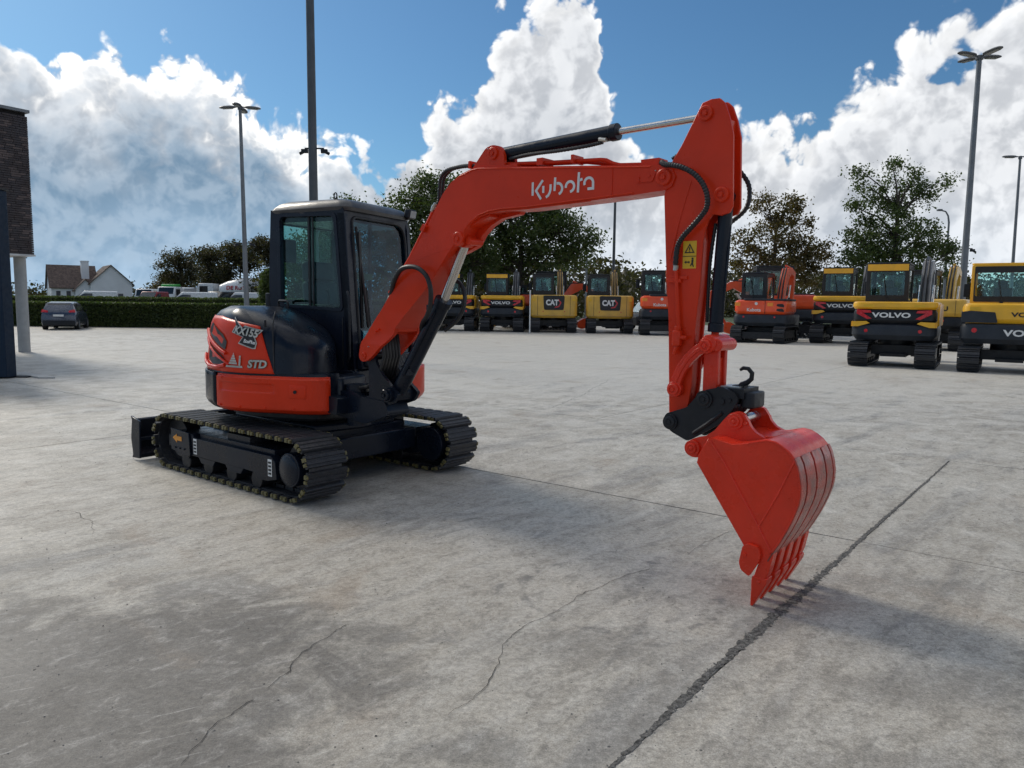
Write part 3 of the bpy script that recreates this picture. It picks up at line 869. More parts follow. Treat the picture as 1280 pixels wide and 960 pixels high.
# stickers wrapped on the curved panel
def wrapS(t_c, z_c, rot=0.0, off=.012):
    """maps sticker plane (metres along, metres up) onto the panel"""
    cr, sr = math.cos(R(rot)), math.sin(R(rot))
    def f(co):
        a_ = co.x * cr - co.y * sr; c_ = co.x * sr + co.y * cr
        t_ = t_c + math.degrees(a_ / .93)
        p_ = Vector(S(t_, z_c + c_, off + co.z))
        return HM @ p_
    return f
def wrap_poly(name, pts, m_, f, k=5, z=0.0):
    b = B()
    P = []
    for i in range(len(pts)):
        a_, c_ = pts[i], pts[(i + 1) % len(pts)]
        for j in range(k): P.append(Vector((a_[0] + (c_[0] - a_[0]) * j / k, a_[1] + (c_[1] - a_[1]) * j / k, z)))
    tri = tessellate_polygon([P])
    b.add([f(p) for p in P], [tuple(t_) for t_ in tri])
    return b.build(name, m_, wd, smooth=False)
fS = wrapS(272.5, 1.325, -8)
out_ = [(-.185, .105), (-.04, .035), (-.02, .055), (.175, .045), (.135, .0), (.11, -.03), (.135, -.07), (.13, -.12), (.10, -.125), (-.06, -.105), (-.02, -.045), (-.155, -.025), (-.12, .04)]
wrap_poly('sticker_back', out_, SILV, fS)
inn = [(-.165, .092), (-.045, .025), (-.03, .044), (.152, .036), (.12, .002), (.098, -.03), (.122, -.07), (.118, -.11), (.10, -.115), (-.045, -.095), (-.008, -.04), (-.135, -.018), (-.112, .036)]
wrap_poly('sticker_field', inn, BLKP, fS, z=.0022)
text('model_lettering', 'KX155', .088, SILV, wd, None, fat=.035, xs=1.02, shear=.18, fn=lambda co, f=wrapS(272.8, 1.326, -8, .0168): f(co), depth=.001)
text('model_lettering', 'EcoPlus', .040, WHITE, wd, None, fat=.03, xs=.95, shear=.15, fn=lambda co, f=wrapS(275.6, 1.246, -8, .0168): f(co), depth=.001)
# engine logo: a small pyramid, an i, and STD
fA = wrapS(266, 1.09, 0)
for k, (w_, z_) in enumerate(((.20, -.055), (.10, -.028), (.078, -.008), (.055, .012), (.034, .032), (.014, .052))):
    xo = -.0 if k == 0 else -.012
    wrap_poly('logo_bar', [(xo - w_ / 2, z_ - .008), (xo + w_ / 2, z_ - .008), (xo + w_ / 2 - .006, z_ + .008), (xo - w_ / 2 + .006, z_ + .008)], SILV, fA, z=.002)
text('logo_letter', 'i', .12, SILV, wd, None, fat=.03, fn=lambda co, f=wrapS(270.0, 1.085, 0, .014): f(co), depth=.001)
text('grade_lettering', 'STD', .088, DGRN, wd, None, fat=.075, xs=1.1, shear=.15, fn=lambda co, f=wrapS(280.6, 1.06, 0, .014): f(co), depth=.001)
text('grade_lettering', 'STD', .088, SILV, wd, None, fat=.03, xs=1.1, shear=.15, fn=lambda co, f=wrapS(280.6, 1.06, 0, .0165): f(co), depth=.001)
# latches, hinges and bolt heads on the shell
def on_shell(name, t_, z_, m_, fn, parent_=None):
    p0, p1 = Vector(S(t_, z_, .0)), Vector(S(t_, z_, .05)); n_ = (p1 - p0).normalized()
    b = B(); b.M = HM; fn(b, p0, n_)
    return b.build(name, m_, parent_ or EX, bevel=.002)
for t_, z_ in ((255, .70), (270, .70), (285, .70), (300, .70), (313, .70), (257, .94), (313, .94)):
    q = Vector(foot(t_, -.004) + (z_,)); n_ = Vector((q.x, q.y, 0)).normalized()
    b = B(); b.M = HM; b.cyl(q, q + n_ * .010, .009, n=6); b.build('bolt', RED, EX)
for t_ in (284,):
    on_shell('hinge', t_, 1.40 if t_ < 300 else 1.05, BLK, lambda b, p, n: b.cyl(p + n * .006 + Vector((0, 0, -.03)), p + n * .006 + Vector((0, 0, .03)), .010, n=8))
b = B(); b.M = HM
b.tube([(.56, -.215, 1.05), (.60, -.235, 1.10), (.60, -.235, 1.62), (.565, -.215, 1.68)], .012, n=8)
b.build('grab_handle', BLK, EX)
b = B(); b.M = HM
b.box(.49, .50, -.196, -.189, 1.0, 1.45)
b.build('cab_seam', BLKP, EX)
# handle on the hood top
b = B(); b.M = HM
b.tube([(-.18, -.26, 1.52), (-.18, -.26, 1.575), (-.16, -.27, 1.59), (-.02, -.33, 1.59), (0, -.34, 1.575), (0, -.34, 1.52)], .011)
b.build('hand_rail', BLK, EX)

# ---- cab
X0, X1, YN, YF, ZB, ZT = -.335, .535, -.19, .85, .96, 2.42
hole_n = rr_poly([(-.205, 1.565), (.475, 1.530), (.405, 2.345), (-.205, 2.355)], .045)
wall = [(X0, ZB), (.62, ZB), (.60, 1.3), (X1, 2.30), (X1 - .03, ZT), (X0 + .02, ZT), (X0 - .015, 1.8)]
cabp = None
b = B(); b.M = HM
b.plate(wall, YN, YN + .05, [hole_n])
b.plate(wall, YF - .05, YF, [rr_poly([(-.22, 1.18), (.46, 1.12), (.42, 2.33), (-.22, 2.33)], .05)])
# rear wall with window, front ring
b.plate([(YN + .05, ZB), (YF - .05, ZB), (YF - .05, ZT), (YN + .05, ZT)], X0, X0 + .045, [rr_poly([(YN + .12, 1.60), (YF - .12, 1.60), (YF - .12, 2.30), (YN + .12, 2.30)], .04)], plane='yz')
# outer window surround: a raised lip
hole2 = rr_poly([(-.235, 1.535), (.505, 1.498), (.435, 2.378), (-.235, 2.388)], .055)
b.plate(hole2, YN - .010, YN + .002, [hole_n])
# front posts (sloping), header and sill
def front_x(z_): return .62 - (z_ - .96) * (.62 - .515) / (2.42 - .96)
fr_out = [(YN, .98), (YF, .98), (YF, 2.36), (YF - .06, 2.42), (YN + .05, 2.42), (YN, 2.37)]
fr_in = rr_poly([(-.09, 1.05), (.78, 1.05), (.765, 2.345), (-.085, 2.345)], [.06, .06, .17, .07], 6)
loops = [fr_out, fr_in]
flat = [p for l in loops for p in l]
tri = tessellate_polygon([[Vector((p[0], p[1], 0)) for p in l] for l in loops])
n_ = len(flat)
vs = [(front_x(p[1]), p[0], p[1]) for p in flat] + [(front_x(p[1]) - .075, p[0], p[1]) for p in flat]
fs = [tuple(t_) for t_ in tri] + [tuple(i + n_ for i in reversed(t_)) for t_ in tri]
o_ = 0
for l in loops:
    m_ = len(l)
    for i in range(m_):
        j = (i + 1) % m_
        fs.append((o_ + i, o_ + j, o_ + j + n_, o_ + i + n_))
    o_ += m_
b.add(vs, fs)
b.box(X0 + .045, X1 - .07, YN + .055, YF - .055, 2.31, 2.39)
# floor
b.box(X0 + .05, .56, YN + .05, YF - .05, .98, 1.03)
cab_o = b.build('cab', CABM, EX, bevel=.014)
# rubber seal round the windscreen
b = B(); b.M = HM
sl = fr_in + [fr_in[0]]
b.tube([(front_x(p[1]) + .003, p[0], p[1]) for p in sl], .013, n=6, cap=False)
b.build('window_seal', BLKP, cab_o)
# roof: a domed cap with rolled edges, paler with dust on top
b = B(); b.M = HM
rings = []
for ins, z_ in ((.0, 2.395), (-.012, 2.425), (.0, 2.455), (.035, 2.487), (.09, 2.505), (.2, 2.515)):
    x0, x1, y0, y1, rd = X0 + ins, X1 + .01 - ins, YN + ins, YF - ins, .09
    ring = []
    for cx, cy, a0 in ((x1 - rd, y1 - rd, 0), (x0 + rd, y1 - rd, 90), (x0 + rd, y0 + rd, 180), (x1 - rd, y0 + rd, 270)):
        for k in range(7):
            a_ = R(a0 + 15 * k); px_, py_ = cx + rd * math.cos(a_), cy + rd * math.sin(a_)
            dz = -.035 * max(0, (-.10 - px_) / .25) ** 1.5 * (1 if z_ > 2.43 else .6)
            ring.append((px_, py_, z_ + dz))
    rings.append(ring)
b.loft(rings)
ROOFM = mat('sun bleached roof paint', (0.05, 0.052, 0.055), 0.42, coat=.1, var=.25, vs=4, dust=.30, bump=.05)
b.build('roof', ROOFM, cab_o)
b = B(); b.M = HM
b.tube([(.36 + .016 * math.cos(a_), -.10, 2.535 + .026 * math.sin(a_)) for a_ in [2 * math.pi * k / 14 for k in range(15)]], .006, n=6)
b.cyl((.36, -.10, 2.49), (.36, -.10, 2.512), .016)
b.build('lifting_eye', BLK, cab_o)
# panes
def pane(vs, m_, name='window_pane'):
    b = B(); b.M = HM
    n_ = len(vs)
    b.add(vs, [tuple(range(n_))])
    return b.build(name, m_, cab_o, smooth=False, solid=.004)
pane([(x_, YN + .028, z_) for x_, z_ in [(-.23, 1.55), (.15, 1.53), (.15, 2.37), (-.23, 2.37)]], GLS)
pane([(x_, YN + .036, z_) for x_, z_ in [(.10, 1.53), (.49, 1.51), (.42, 2.37), (.10, 2.37)]], GLS)
b = B(); b.M = HM
b.box(.098, .118, YN + .018, YN + .044, 1.53, 2.36); b.box(.148, .160, YN + .018, YN + .03, 1.53, 2.36)
b.build('window_slider_bar', BLKP, cab_o)
pane([(front_x(z_) - .02, y_, z_) for y_, z_ in fr_in], GLS2, 'windscreen')
pane([(x_, YF - .03, z_) for x_, z_ in [(-.24, 1.15), (.48, 1.10), (.44, 2.35), (-.24, 2.35)]], GLS)
pane([(X0 + .02, y_, z_) for y_, z_ in [(YN + .1, 1.58), (YF - .1, 1.58), (YF - .1, 2.32), (YN + .1, 2.32)]], GLS)
# opening bar in the far door window
b = B(); b.M = HM
b.box(.06, .09, YF - .045, YF - .02, 1.12, 2.34)
b.build('door_window_bar', BLKP, cab_o)
# seat
b = B(); b.M = HM
b.rbox(-.20, .22, .05, .52, 1.33, 1.46, .06)
b.M = HM @ Matrix.Translation((-.19, 0, 0)) @ Matrix.Rotation(R(-10), 4, 'Y')
b.M = HM @ Matrix.Translation((-.10, .275, 1.42)) @ Matrix.Rotation(R(-6), 4, 'Y')
b.rbox(-.06, .06, -.22, .22, .0, .36, .05)
b.rbox(-.055, .05, -.21, .21, .365, .55, .05)
b.M = HM
b.box(-.12, .14, .12, .45, 1.03, 1.34)
st = b.build('seat', SEAT, cab_o, bevel=.015)
b = B(); b.M = HM
for yy in (-.02, .58):
    b.rbox(-.12, .26, yy - .05, yy + .05, 1.46, 1.56, .03)
    b.tube([(.20, yy, 1.56), (.21, yy, 1.66), (.20, yy - .01, 1.70)], [.012, .012, .024], n=8)
b.build('control_lever', BLKP, cab_o)
b = B(); b.M = HM
b.rbox(.40, .52, -.13, .10, 1.18, 1.62, .03)
b.rbox(-.27, -.19, -.12, .02, 1.95, 2.16, .02)
b.rbox(.42, .50, .35, .62, 1.03, 1.30, .03)
b.build('console', SEAT, cab_o)
# label card in the windscreen corner area, seen as a pale yellow strip
b = B(); b.M = HM
b.box(.50, .503, .02, .26, 1.79, 1.85)
b.build('paper_strip', mat('pale yellow paper', (.55, .42, .10), .6), cab_o, smooth=False)
# wiper
b = B(); b.M = HM
b.tube([(front_x(1.36) + .03, .02, 1.36), (front_x(1.7) + .035, -.015, 1.7), (front_x(2.26) + .02, -.055, 2.26)], .014, n=6)
b.obox((front_x(1.78) + .02, -.035, 1.78), .014, .03, .86, Matrix.Rotation(R(2.5), 3, 'X'))
b.tube([(front_x(1.36) + .02, .02, 1.36), (front_x(1.34) + .03, .045, 1.38), (front_x(1.7) + .03, .02, 1.72)], .012, n=6)
b.build('wiper', BLKP, cab_o)
# work lamp on the front edge of the roof
b = B(); b.M = HM @ Matrix.Translation((.60, .765, 2.455)) @ Matrix.Rotation(R(12), 4, 'Y')
b.rbox(-.04, .03, -.062, .062, -.045, .045, .02)
b.M = HM; b.box(.50, .585, .745, .785, 2.40, 2.43)
wl = b.build('work_lamp', BLK, cab_o, bevel=.004)
b = B(); b.M = HM @ Matrix.Translation((.60, .765, 2.455)) @ Matrix.Rotation(R(12), 4, 'Y')
b.box(.031, .035, -.05, .05, -.033, .033)
b.build('lamp_lens', LENS, cab_o)
# mirror stub at the rear corner
b = B(); b.M = HM
b.rbox(-.40, -.345, -.20, -.13, 1.52, 1.66, .02)
b.build('rear_bracket', BLK, cab_o)
# lower cab side and platform in front of it
b = B(); b.M = HM
b.rbox(.30, .64, -.20, .70, .66, .985, .05)
b.box(.62, .68, -.16, .66, .985, 1.10)
b.rbox(.58, .80, -.62, -.24, .66, .96, .05)
b.build('front_deck', NAVY, EX, bevel=.01)
b = B(); b.M = HM
for k in range(6):
    y_ = .02 + k * .035
    b.tube([(.55, y_, 1.22 - .02 * k), (.75, y_ - .02, 1.30 + .01 * k), (.90, y_ - .06, 1.18), (1.02, y_ - .12, 1.02)], .016, n=8)
b.rbox(.60, .74, -.12, .45, 1.0, 1.22, .03)
b.build('hose_bundle', HOSE, EX)

# ---- swing post
YB0, YB1 = -.375, -.205            # near and far face of the boom
YM = -.29
b = B()
post = rr_poly([(1.195, 1.225), (1.180, 1.13), (1.25, 1.09), (1.254, .83), (.90, .765), (.895, .672), (1.25, .655), (1.385, .655), (1.41, .755), (1.55, .80), (1.60, .87), (1.545, .91), (1.41, 1.015), (1.34, 1.10), (1.312, 1.215)], .018)
b.plate(post, -.386, -.358)
b.plate(post, -.175, -.145)
b.plate(rr_poly([(.80, .64), (1.22, .60), (1.50, .70), (1.46, .80), (1.15, .82), (1.05, .86), (.80, .84)], .03), -.40, -.17)
b.cyl((1.0, YM, .56), (1.0, YM, .90), .10, n=24)
b.cyl((1.49, -.42, .86), (1.49, -.12, .86), .058, n=20)
b.cyl((1.242, -.38, 1.16), (1.242, -.15, 1.16), .04, n=16)
b.plate(rr_poly([(.62, .70), (1.0, .66), (1.02, .80), (.62, .84)], .02), -.52, .0)
post_o = b.build('swing_post', NAVY, EX, bevel=.012)
B().boss((1.49, -.42, .86), (0, -1, 0), .045, .03).build('pin', NAVY, post_o)
B().boss((1.49, -.12, .86), (0, 1, 0), .045, .03).build('pin', NAVY, post_o)
b = B()
for k in range(6):
    y_ = -.37 + .032 * k
    b.tube([(.95, y_ + .06, .86), (1.22, y_, .90), (1.36, y_, 1.0), (1.42, y_, 1.16), (1.40, y_, 1.32), (1.34, y_, 1.44)], .015, n=8)
b.build('boom_hose', HOSE, post_o)

# ---- boom
boom = [(1.447, 1.525), (1.586, 1.713), (1.703, 1.882), (1.918, 2.171), (1.993, 2.275), (2.066, 2.375), (2.145, 2.449), (2.24, 2.498), (2.353, 2.529), (2.413, 2.534), (3.098, 2.472), (3.545, 2.432), (3.76, 2.414),
        (3.84, 2.405), (3.895, 2.385), (3.925, 2.333), (3.905, 2.28), (3.86, 2.258), (3.80, 2.256), (3.651, 2.247), (3.349, 2.236), (3.104, 2.228), (2.843, 2.220), (2.62, 2.222), (2.51, 2.213), (2.42, 2.192), (2.34, 2.15), (2.285, 2.10), (2.272, 2.05), (2.262, 2.015), (2.226, 1.995), (2.18, 1.995),
        (2.124, 1.942), (2.002, 1.805), (1.876, 1.676), (1.764, 1.573), (1.675, 1.486), (1.575, 1.375)]
def flare(v):
    """the boom foot is wider on the far side"""
    k = min(max((2.15 - v[0]) / .7, 0), 1)
    if v[1] > YM: return (v[0], v[1] + .10 * k, v[2])
    return (v[0], v[1] - .050 * min(max((1.80 - v[0]) / .32, 0), 1), v[2])
b = B()
b.plate(boom, YB0, YB1)
ear = rr_poly([(1.173, 1.150), (1.20, 1.263), (1.253, 1.31), (1.39, 1.468), (1.447, 1.525), (1.60, 1.44), (1.575, 1.341), (1.501, 1.281), (1.426, 1.234), (1.349, 1.166), (1.271, 1.115), (1.202, 1.110)], [.03, .03, .03, .03, .001, .001, .02, .02, .02, .02, .03, .03])
b.plate(ear, YB0, YB0 + .035)
b.plate(ear, YB1 - .035, YB1)
b.plate([(1.40, 1.47), (1.447, 1.52), (1.60, 1.44), (1.575, 1.36), (1.50, 1.34)], YB0 + .03, YB1 - .03)
b.v = [flare(v) for v in b.v]
bo = b.build('boom', RED, EX, bevel=.009)
# raised doubler plates and lugs
b = B()
b.plate(rr_poly([(2.34, 2.525), (2.41, 2.60), (2.47, 2.66), (2.53, 2.672), (2.60, 2.655), (2.63, 2.60), (2.64, 2.50)], .02), YB0 + .012, YB0 + .040)
b.plate(rr_poly([(2.34, 2.525), (2.41, 2.60), (2.47, 2.66), (2.53, 2.672), (2.60, 2.655), (2.63, 2.60), (2.64, 2.50)], .02), YB1 - .040, YB1 - .012)
b.build('cylinder_lug', RED, bo, bevel=.004)
b = B()
b.plate([(2.10, 1.935), (2.20, 1.965), (2.29, 2.00), (2.345, 2.08), (2.42, 2.14), (2.52, 2.185), (2.68, 2.205), (2.72, 2.26), (2.3, 2.25)], YB1 - .045, YB1 + .012)
b.plate([(2.30, 2.12), (2.38, 2.15), (2.50, 2.19), (2.50, 2.24), (2.3, 2.22)], YB0 + .02, YB1)
b.cyl((2.232, YB0 + .05, 2.047), (2.232, YB1, 2.047), .05, n=20)
b.cyl((2.30, YB0 + .02, 2.03), (2.30, YB1 - .01, 2.03), .028, n=14)
b.build('lower_lug', RED, bo, bevel=.004)
# weld seams and edge flanges
b = B()
b.tube([(p[0], YB0 - .001, p[1]) for p in boom[25:19:-1]] , .005, n=6)
fl_ = [(x_, z_) for x_, z_ in boom[19:34]]
b.tube([flare((p[0], YB0 - .002, p[1] + .012)) for p in fl_], .006, n=6)
b.tube([flare((p[0], YB0 - .002, p[1] - .012)) for p in boom[7:13]], .005, n=6)
b.box(2.36, 2.75, YB0 + .01, YB1 - .01, 2.50, 2.525)
b.plate([(3.50, 2.42), (3.50, 2.262), (3.505, 2.262), (3.505, 2.42)], YB0 - .004, YB0 + .01)
b.plate(rr_poly([(3.67, 2.36), (3.67, 2.315), (3.78, 2.315), (3.80, 2.36)], .01), YB0 - .006, YB0 + .01)
b.build('flange', RED, bo)
def pinpair(x_, z_, y0, y1, r_, h, m_, parent, through=None):
    for yy, s_ in ((y0, -1), (y1, 1)):
        B().boss((x_, yy, z_), (0, s_, 0), r_, h).build('pin', m_, parent)
    if through: B().cyl((x_, y0 + .001, z_), (x_, y1 - .001, z_), through, n=14).build('pin_shaft', m_, parent)
pinpair(1.242, 1.16, flare((1.242, YB0, 0))[1] - .001, flare((1.242, YB1, 0))[1] + .001, .026, .012, RED, bo)
pinpair(2.226, 2.047, YB0, YB1, .052, .024, RED, bo)
pinpair(3.855, 2.333, YB0, YB1, .048, .024, RED, bo)
pinpair(2.537, 2.612, YB0 + .012, YB1 - .012, .042, .022, RED, bo)
for px, pz in ((1.39, 1.36), (1.42, 1.375), (3.69, 2.345), (3.76, 2.348), (3.69, 2.325)):
    B().cyl((px, flare((px, YB0 - .012, 0))[1], pz), (px, YB0 + .01, pz), .008, n=8).build('bolt', RED, bo)
# steel oil line clipped along the top
b = B()
b.tube([(2.52, -.32, 2.548), (2.756, -.32, 2.530), (3.0, -.32, 2.512), (3.242, -.32, 2.498), (3.38, -.32, 2.490), (3.42, -.32, 2.483), (3.47, -.32, 2.458), (3.523, -.32, 2.443), (3.78, -.32, 2.423)], .013, n=10)
b.tube([(2.52, -.26, 2.548), (2.756, -.26, 2.530), (3.242, -.26, 2.498), (3.47, -.26, 2.458), (3.523, -.26, 2.443), (3.78, -.26, 2.423)], .013, n=10)
for x_ in (2.56, 2.90): b.box(x_, x_ + .05, -.35, -.23, 2.50, 2.545)
b.box(3.68, 3.80, -.345, -.235, 2.40, 2.455)
b.cyl((2.50, -.36, 2.56), (2.50, -.22, 2.56), .026, n=12)
b.build('oil_line', RED, bo); b = B()
b.tube([flare((x_, YB0 + .02, z_)) for x_, z_ in ((1.52, 1.66), (1.72, 1.93), (1.93, 2.23), (1.96, 2.28))], .014, n=8)
b.tube([flare((x_, YB0 + .05, z_)) for x_, z_ in ((1.50, 1.66), (1.70, 1.93), (1.91, 2.23), (1.94, 2.28))], .014, n=8)
for x_, z_ in ((1.60, 1.73), (1.89, 2.14)):
    b.obox((x_, YB0 + .015, z_), .05, .09, .035, Matrix.Rotation(R(-55), 3, 'Y'))
b.build('oil_line', RED, bo, bevel=.0)
b = B()
for (x_, z_, yy) in ((1.47, 1.595, YB0 - .0), (1.52, 1.62, YB0 - .02), (1.945, 2.262, YB0 + .01)):
    M_ = Vector((.58, 0, .81))
    b = B()
    for k in range(3):
        p_ = Vector((x_, yy, z_)) + M_ * (.022 * k)
        b.cyl(p_, p_ + M_ * .024, .017 if k % 2 else .013, n=8)
    b.build('hose_fitting', ZINC, bo)
def ribbed(name, pts, r, parent, n=90, rib=.80):
    """flexible hose through points, with a spiral guard"""
    P = [Vector(p) for p in pts]; Q = []
    m_ = len(P) - 1
    for i in range(n + 1):
        t_ = i / n * m_; k = min(int(t_), m_ - 1); f_ = t_ - k
        p0, p1, p2, p3 = P[max(k - 1, 0)], P[k], P[k + 1], P[min(k + 2, m_)]
        Q.append(.5 * ((2 * p1) + (p2 - p0) * f_ + (2 * p0 - 5 * p1 + 4 * p2 - p3) * f_ ** 2 + (3 * p1 - p0 - 3 * p2 + p3) * f_ ** 3))
    return B().tube(Q, r, n=9, rib=rib).build(name, HOSE, parent)
ribbed('hose', [(x_, -.33, z_) for x_, z_ in [(2.37, 2.548), (2.26, 2.562), (2.167, 2.561), (2.068, 2.549), (2.007, 2.505), (1.991, 2.42), (1.983, 2.335), (1.945, 2.27)]], .016, bo, 64)
ribbed('hose', [(x_, -.28, z_) for x_, z_ in [(2.37, 2.548), (2.26, 2.57), (2.167, 2.575), (2.06, 2.562), (1.99, 2.51), (1.972, 2.42), (1.965, 2.335), (1.93, 2.27)]], .016, bo, 64)
ribbed('hose', [(1.53, YB0 - .02, 1.645), (1.60, -.43, 1.74), (1.70, -.455, 1.83), (1.80, -.46, 1.855), (1.90, -.455, 1.84), (1.98, -.45, 1.78), (2.01, -.44, 1.68), (1.985, -.42, 1.57), (1.93, -.40, 1.49), (1.84, -.36, 1.43), (1.78, -.31, 1.36)], .018, bo, 40, 1)
ribbed('hose', [(2.00, -.19, 1.76), (2.06, -.18, 1.74), (2.10, -.17, 1.66), (2.10, -.18, 1.56), (2.05, -.20, 1.46), (1.95, -.23, 1.38)], .016, bo, 40, 1)
for k in range(3):
    ribbed('hose', [(1.47 + .02 * k, -.36 + .03 * k, 1.60), (1.40, -.33 + .02 * k, 1.53 - .01 * k), (1.25, -.22, 1.50 - .015 * k), (1.10, -.12, 1.46 - .02 * k), (1.0, -.02, 1.34)], .009, bo, 30, 1)

# name on the boom, drawn as strokes
def strokes(name, lst, w, m_, parent, tr):
    b = B()
    for P in lst:
        P = [Vector(p) for p in P]
        L_, R_ = [], []
        for i, p in enumerate(P):
            a_ = P[max(i - 1, 0)]; c_ = P[min(i + 1, len(P) - 1)]
            if 0 < i < len(P) - 1:
                d1 = (p - a_).normalized(); d2 = (c_ - p).normalized(); t_ = (d1 + d2).normalized()
                k = 1 / max(t_.dot(d1), .5)
            else: t_ = (c_ - a_).normalized(); k = 1
            nn = Vector((-t_.y, t_.x)) * (w / 2 * k)
            L_.append(p + nn); R_.append(p - nn)
        for z_ in (0,):
            vs = [tr(q) for q in L_ + R_]; n_ = len(P)
            b.add(vs, [(i, i + 1, n_ + i + 1, n_ + i) for i in range(n_ - 1)])
    return b.build(name, m_, parent, smooth=False, solid=.0015)
def arc(cx, cy, r_, a0, a1, n=10):
    return [(cx + r_ * math.cos(R(a0 + (a1 - a0) * k / n)), cy - r_ * math.sin(R(a0 + (a1 - a0) * k / n))) for k in range(n + 1)]
# in units of the zoomed letters (x right, y down); K u b o t a
L_K = [[(213, 205), (213, 368)], [(366, 192), (264, 312), (342, 420)]]
L_u = [[(375, 262), (375, 346)], [(485, 250), (483, 310), (472, 350), (450, 382), (416, 402)]]
L_b = [[(551, 174), (543, 335)], arc(590, 312, 66, 105, -75)]
L_o = [arc(768, 300, 60, 190, -88, 16)]
L_t = [[(895, 142), (884, 378)], [(896, 238), (945, 226)]]
L_a = [arc(1032, 278, 60, 200, 0, 14) + [(1092, 345), (1016, 345)]]
def logo_tr(q):
    # zoomed px -> boom face metres
    u_ = (q[0] - 213) / (1092 - 213); v_ = (q[1] - 300)
    x_ = 2.893 + u_ * .472
    z_ = 2.337 - v_ / 11.64 * .00615 + .0   - u_ * .003
    return (x_, YB0 - .0025, z_)
for nm, l_ in (('K', L_K), ('u', L_u), ('b', L_b), ('o', L_o), ('t', L_t), ('a', L_a)):
    strokes('boom_lettering', l_, 31, WHITE, bo, logo_tr)

# ---- cylinders
def ram(name, p0, p1, p2, rb, rr2, lab=None, rodm=STEEL, ymid=YM):
    """barrel p0..p1, rod p1..p2 (x, z)"""
    b = B()
    P = lambda q, y=ymid: Vector((q[0], y, q[1]))
    ax = (P(p1) - P(p0)).normalized()
    b.cyl(P(p0) + ax * .03, P(p1) - ax * .05, rb, n=28)
    b.cyl(P(p1) - ax * .05, P(p1), rb * 1.12, n=28)
    b.cyl(P(p0), P(p0) + ax * .06, rb * .8, n=20)
    b.cyl(P(p0, ymid - .055), P(p0, ymid + .055), rb * .85, n=20)
    o = b.build(name, NAVY, EX, bevel=.004)
    if lab: o['label'] = lab
    b = B(); b.cyl(P(p1) - ax * .02, P(p2) - ax * rb * .3, rr2, n=24)
    b.build('rod', rodm, o)
    b = B(); b.cyl(P(p2, ymid - .045), P(p2, ymid + .045), rr2 * 1.7, n=20)
    b.build('rod_eye', RED, o)
    return o
bc = ram('boom_cylinder', (1.49, .86), (2.005, 1.615), (2.232, 2.047), .062, .034, 'cylinder that lifts the boom, standing in front of the swing post')
b = B()
b.tube([(1.63, -.365, 1.02), (1.85, -.365, 1.34), (1.97, -.36, 1.52)], .010, n=8)
b.obox((1.90, -.30, 1.55), .05, .10, .05); b.obox((1.66, -.33, 1.05), .05, .06, .05)
b.build('cylinder_pipe', NAVY, bc)
ac = ram('arm_cylinder', (2.537, 2.612), (3.485, 2.652), (4.096, 2.661), .047, .021, 'cylinder along the top of the boom')
ribbed('hose', [(3.40, -.33, 2.592), (3.30, -.35, 2.578), (3.1, -.355, 2.572), (2.95, -.35, 2.575), (2.80, -.34, 2.578), (2.66, -.33, 2.57)], .013, ac, 76)
b = B(); b.cyl((3.38, -.34, 2.61), (3.43, -.34, 2.60), .014, n=8); b.build('hose_fitting', ZINC, ac)

for x_, z_ in ((1.30, 1.235), (2.19, 2.085), (3.80, 2.375), (2.50, 2.645)):
    y_ = flare((x_, YB0, 0))[1]
    B().cyl((x_, y_ + .002, z_), (x_, y_ - .012, z_), .006, .003, n=6).build('grease_nipple', ZINC, bo)
for x_, z_ in ((2.30, 2.566), (3.18, 2.515)):
    b = B(); b.box(x_, x_ + .02, -.36, -.24, z_ - .03, z_ + .022); b.build('hose_clamp', RED, bo, bevel=.003)
# ---- arm
YA0, YA1 = -.362, -.232
armp = [(4.069, 2.722), (4.121, 2.735), (4.173, 2.733), (4.202, 2.705), (4.233, 2.625), (4.258, 2.529), (4.272, 2.143), (4.255, 2.109), (4.204, 2.095), (4.157, 2.105), (4.134, 2.077), (4.117, 2.029), (4.105, 1.963), (4.095, 1.721), (4.079, 1.512), (4.072, 1.374), (4.066, 1.14), (4.055, 1.035), (4.026, .945), (4.010, .895), (3.976, .870), (3.945, .885), (3.930, .93), (3.905, 1.508), (3.876, 1.834), (3.850, 2.227), (3.884, 2.405), (3.951, 2.505)]
b = B()
b.plate(armp, YA0, YA0 + .022)
b.plate(armp, YA1 - .022, YA1)
core = [(3.97, 2.44), (4.02, 2.52), (4.05, 2.50), (4.06, 2.30), (4.08, 2.06), (4.09, 1.963), (4.082, 1.721), (4.066, 1.512), (4.06, 1.374), (4.054, 1.14), (4.043, 1.035), (4.01, .955), (3.945, .95), (3.918, 1.508), (3.889, 1.834), (3.863, 2.227), (3.89, 2.36)]
b.plate(core, YA0 + .015, YA1 - .015)
am = b.build('arm', RED, EX, bevel=.004)
b = B()
b.box(4.20, 4.225, YA0 + .02, YA1 - .02, 2.20, 2.62)
b.cyl((3.976, YA0 - .03, .917), (3.976, YA1 + .03, .917), .05, n=20)
b.build('arm_web', RED, am, bevel=.004)
for px, pz, r_ in ((4.096, 2.661, .042), (4.209, 2.208, .042)):
    pinpair(px, pz, YA0, YA1, r_, .026, RED, am, .022)
B().tube([(4.02, YA0 - .001, 2.30), (3.96, YA0 - .001, 2.10), (3.905, YA0 - .001, 1.86)], .004, n=6).build('weld_seam', RED, am)
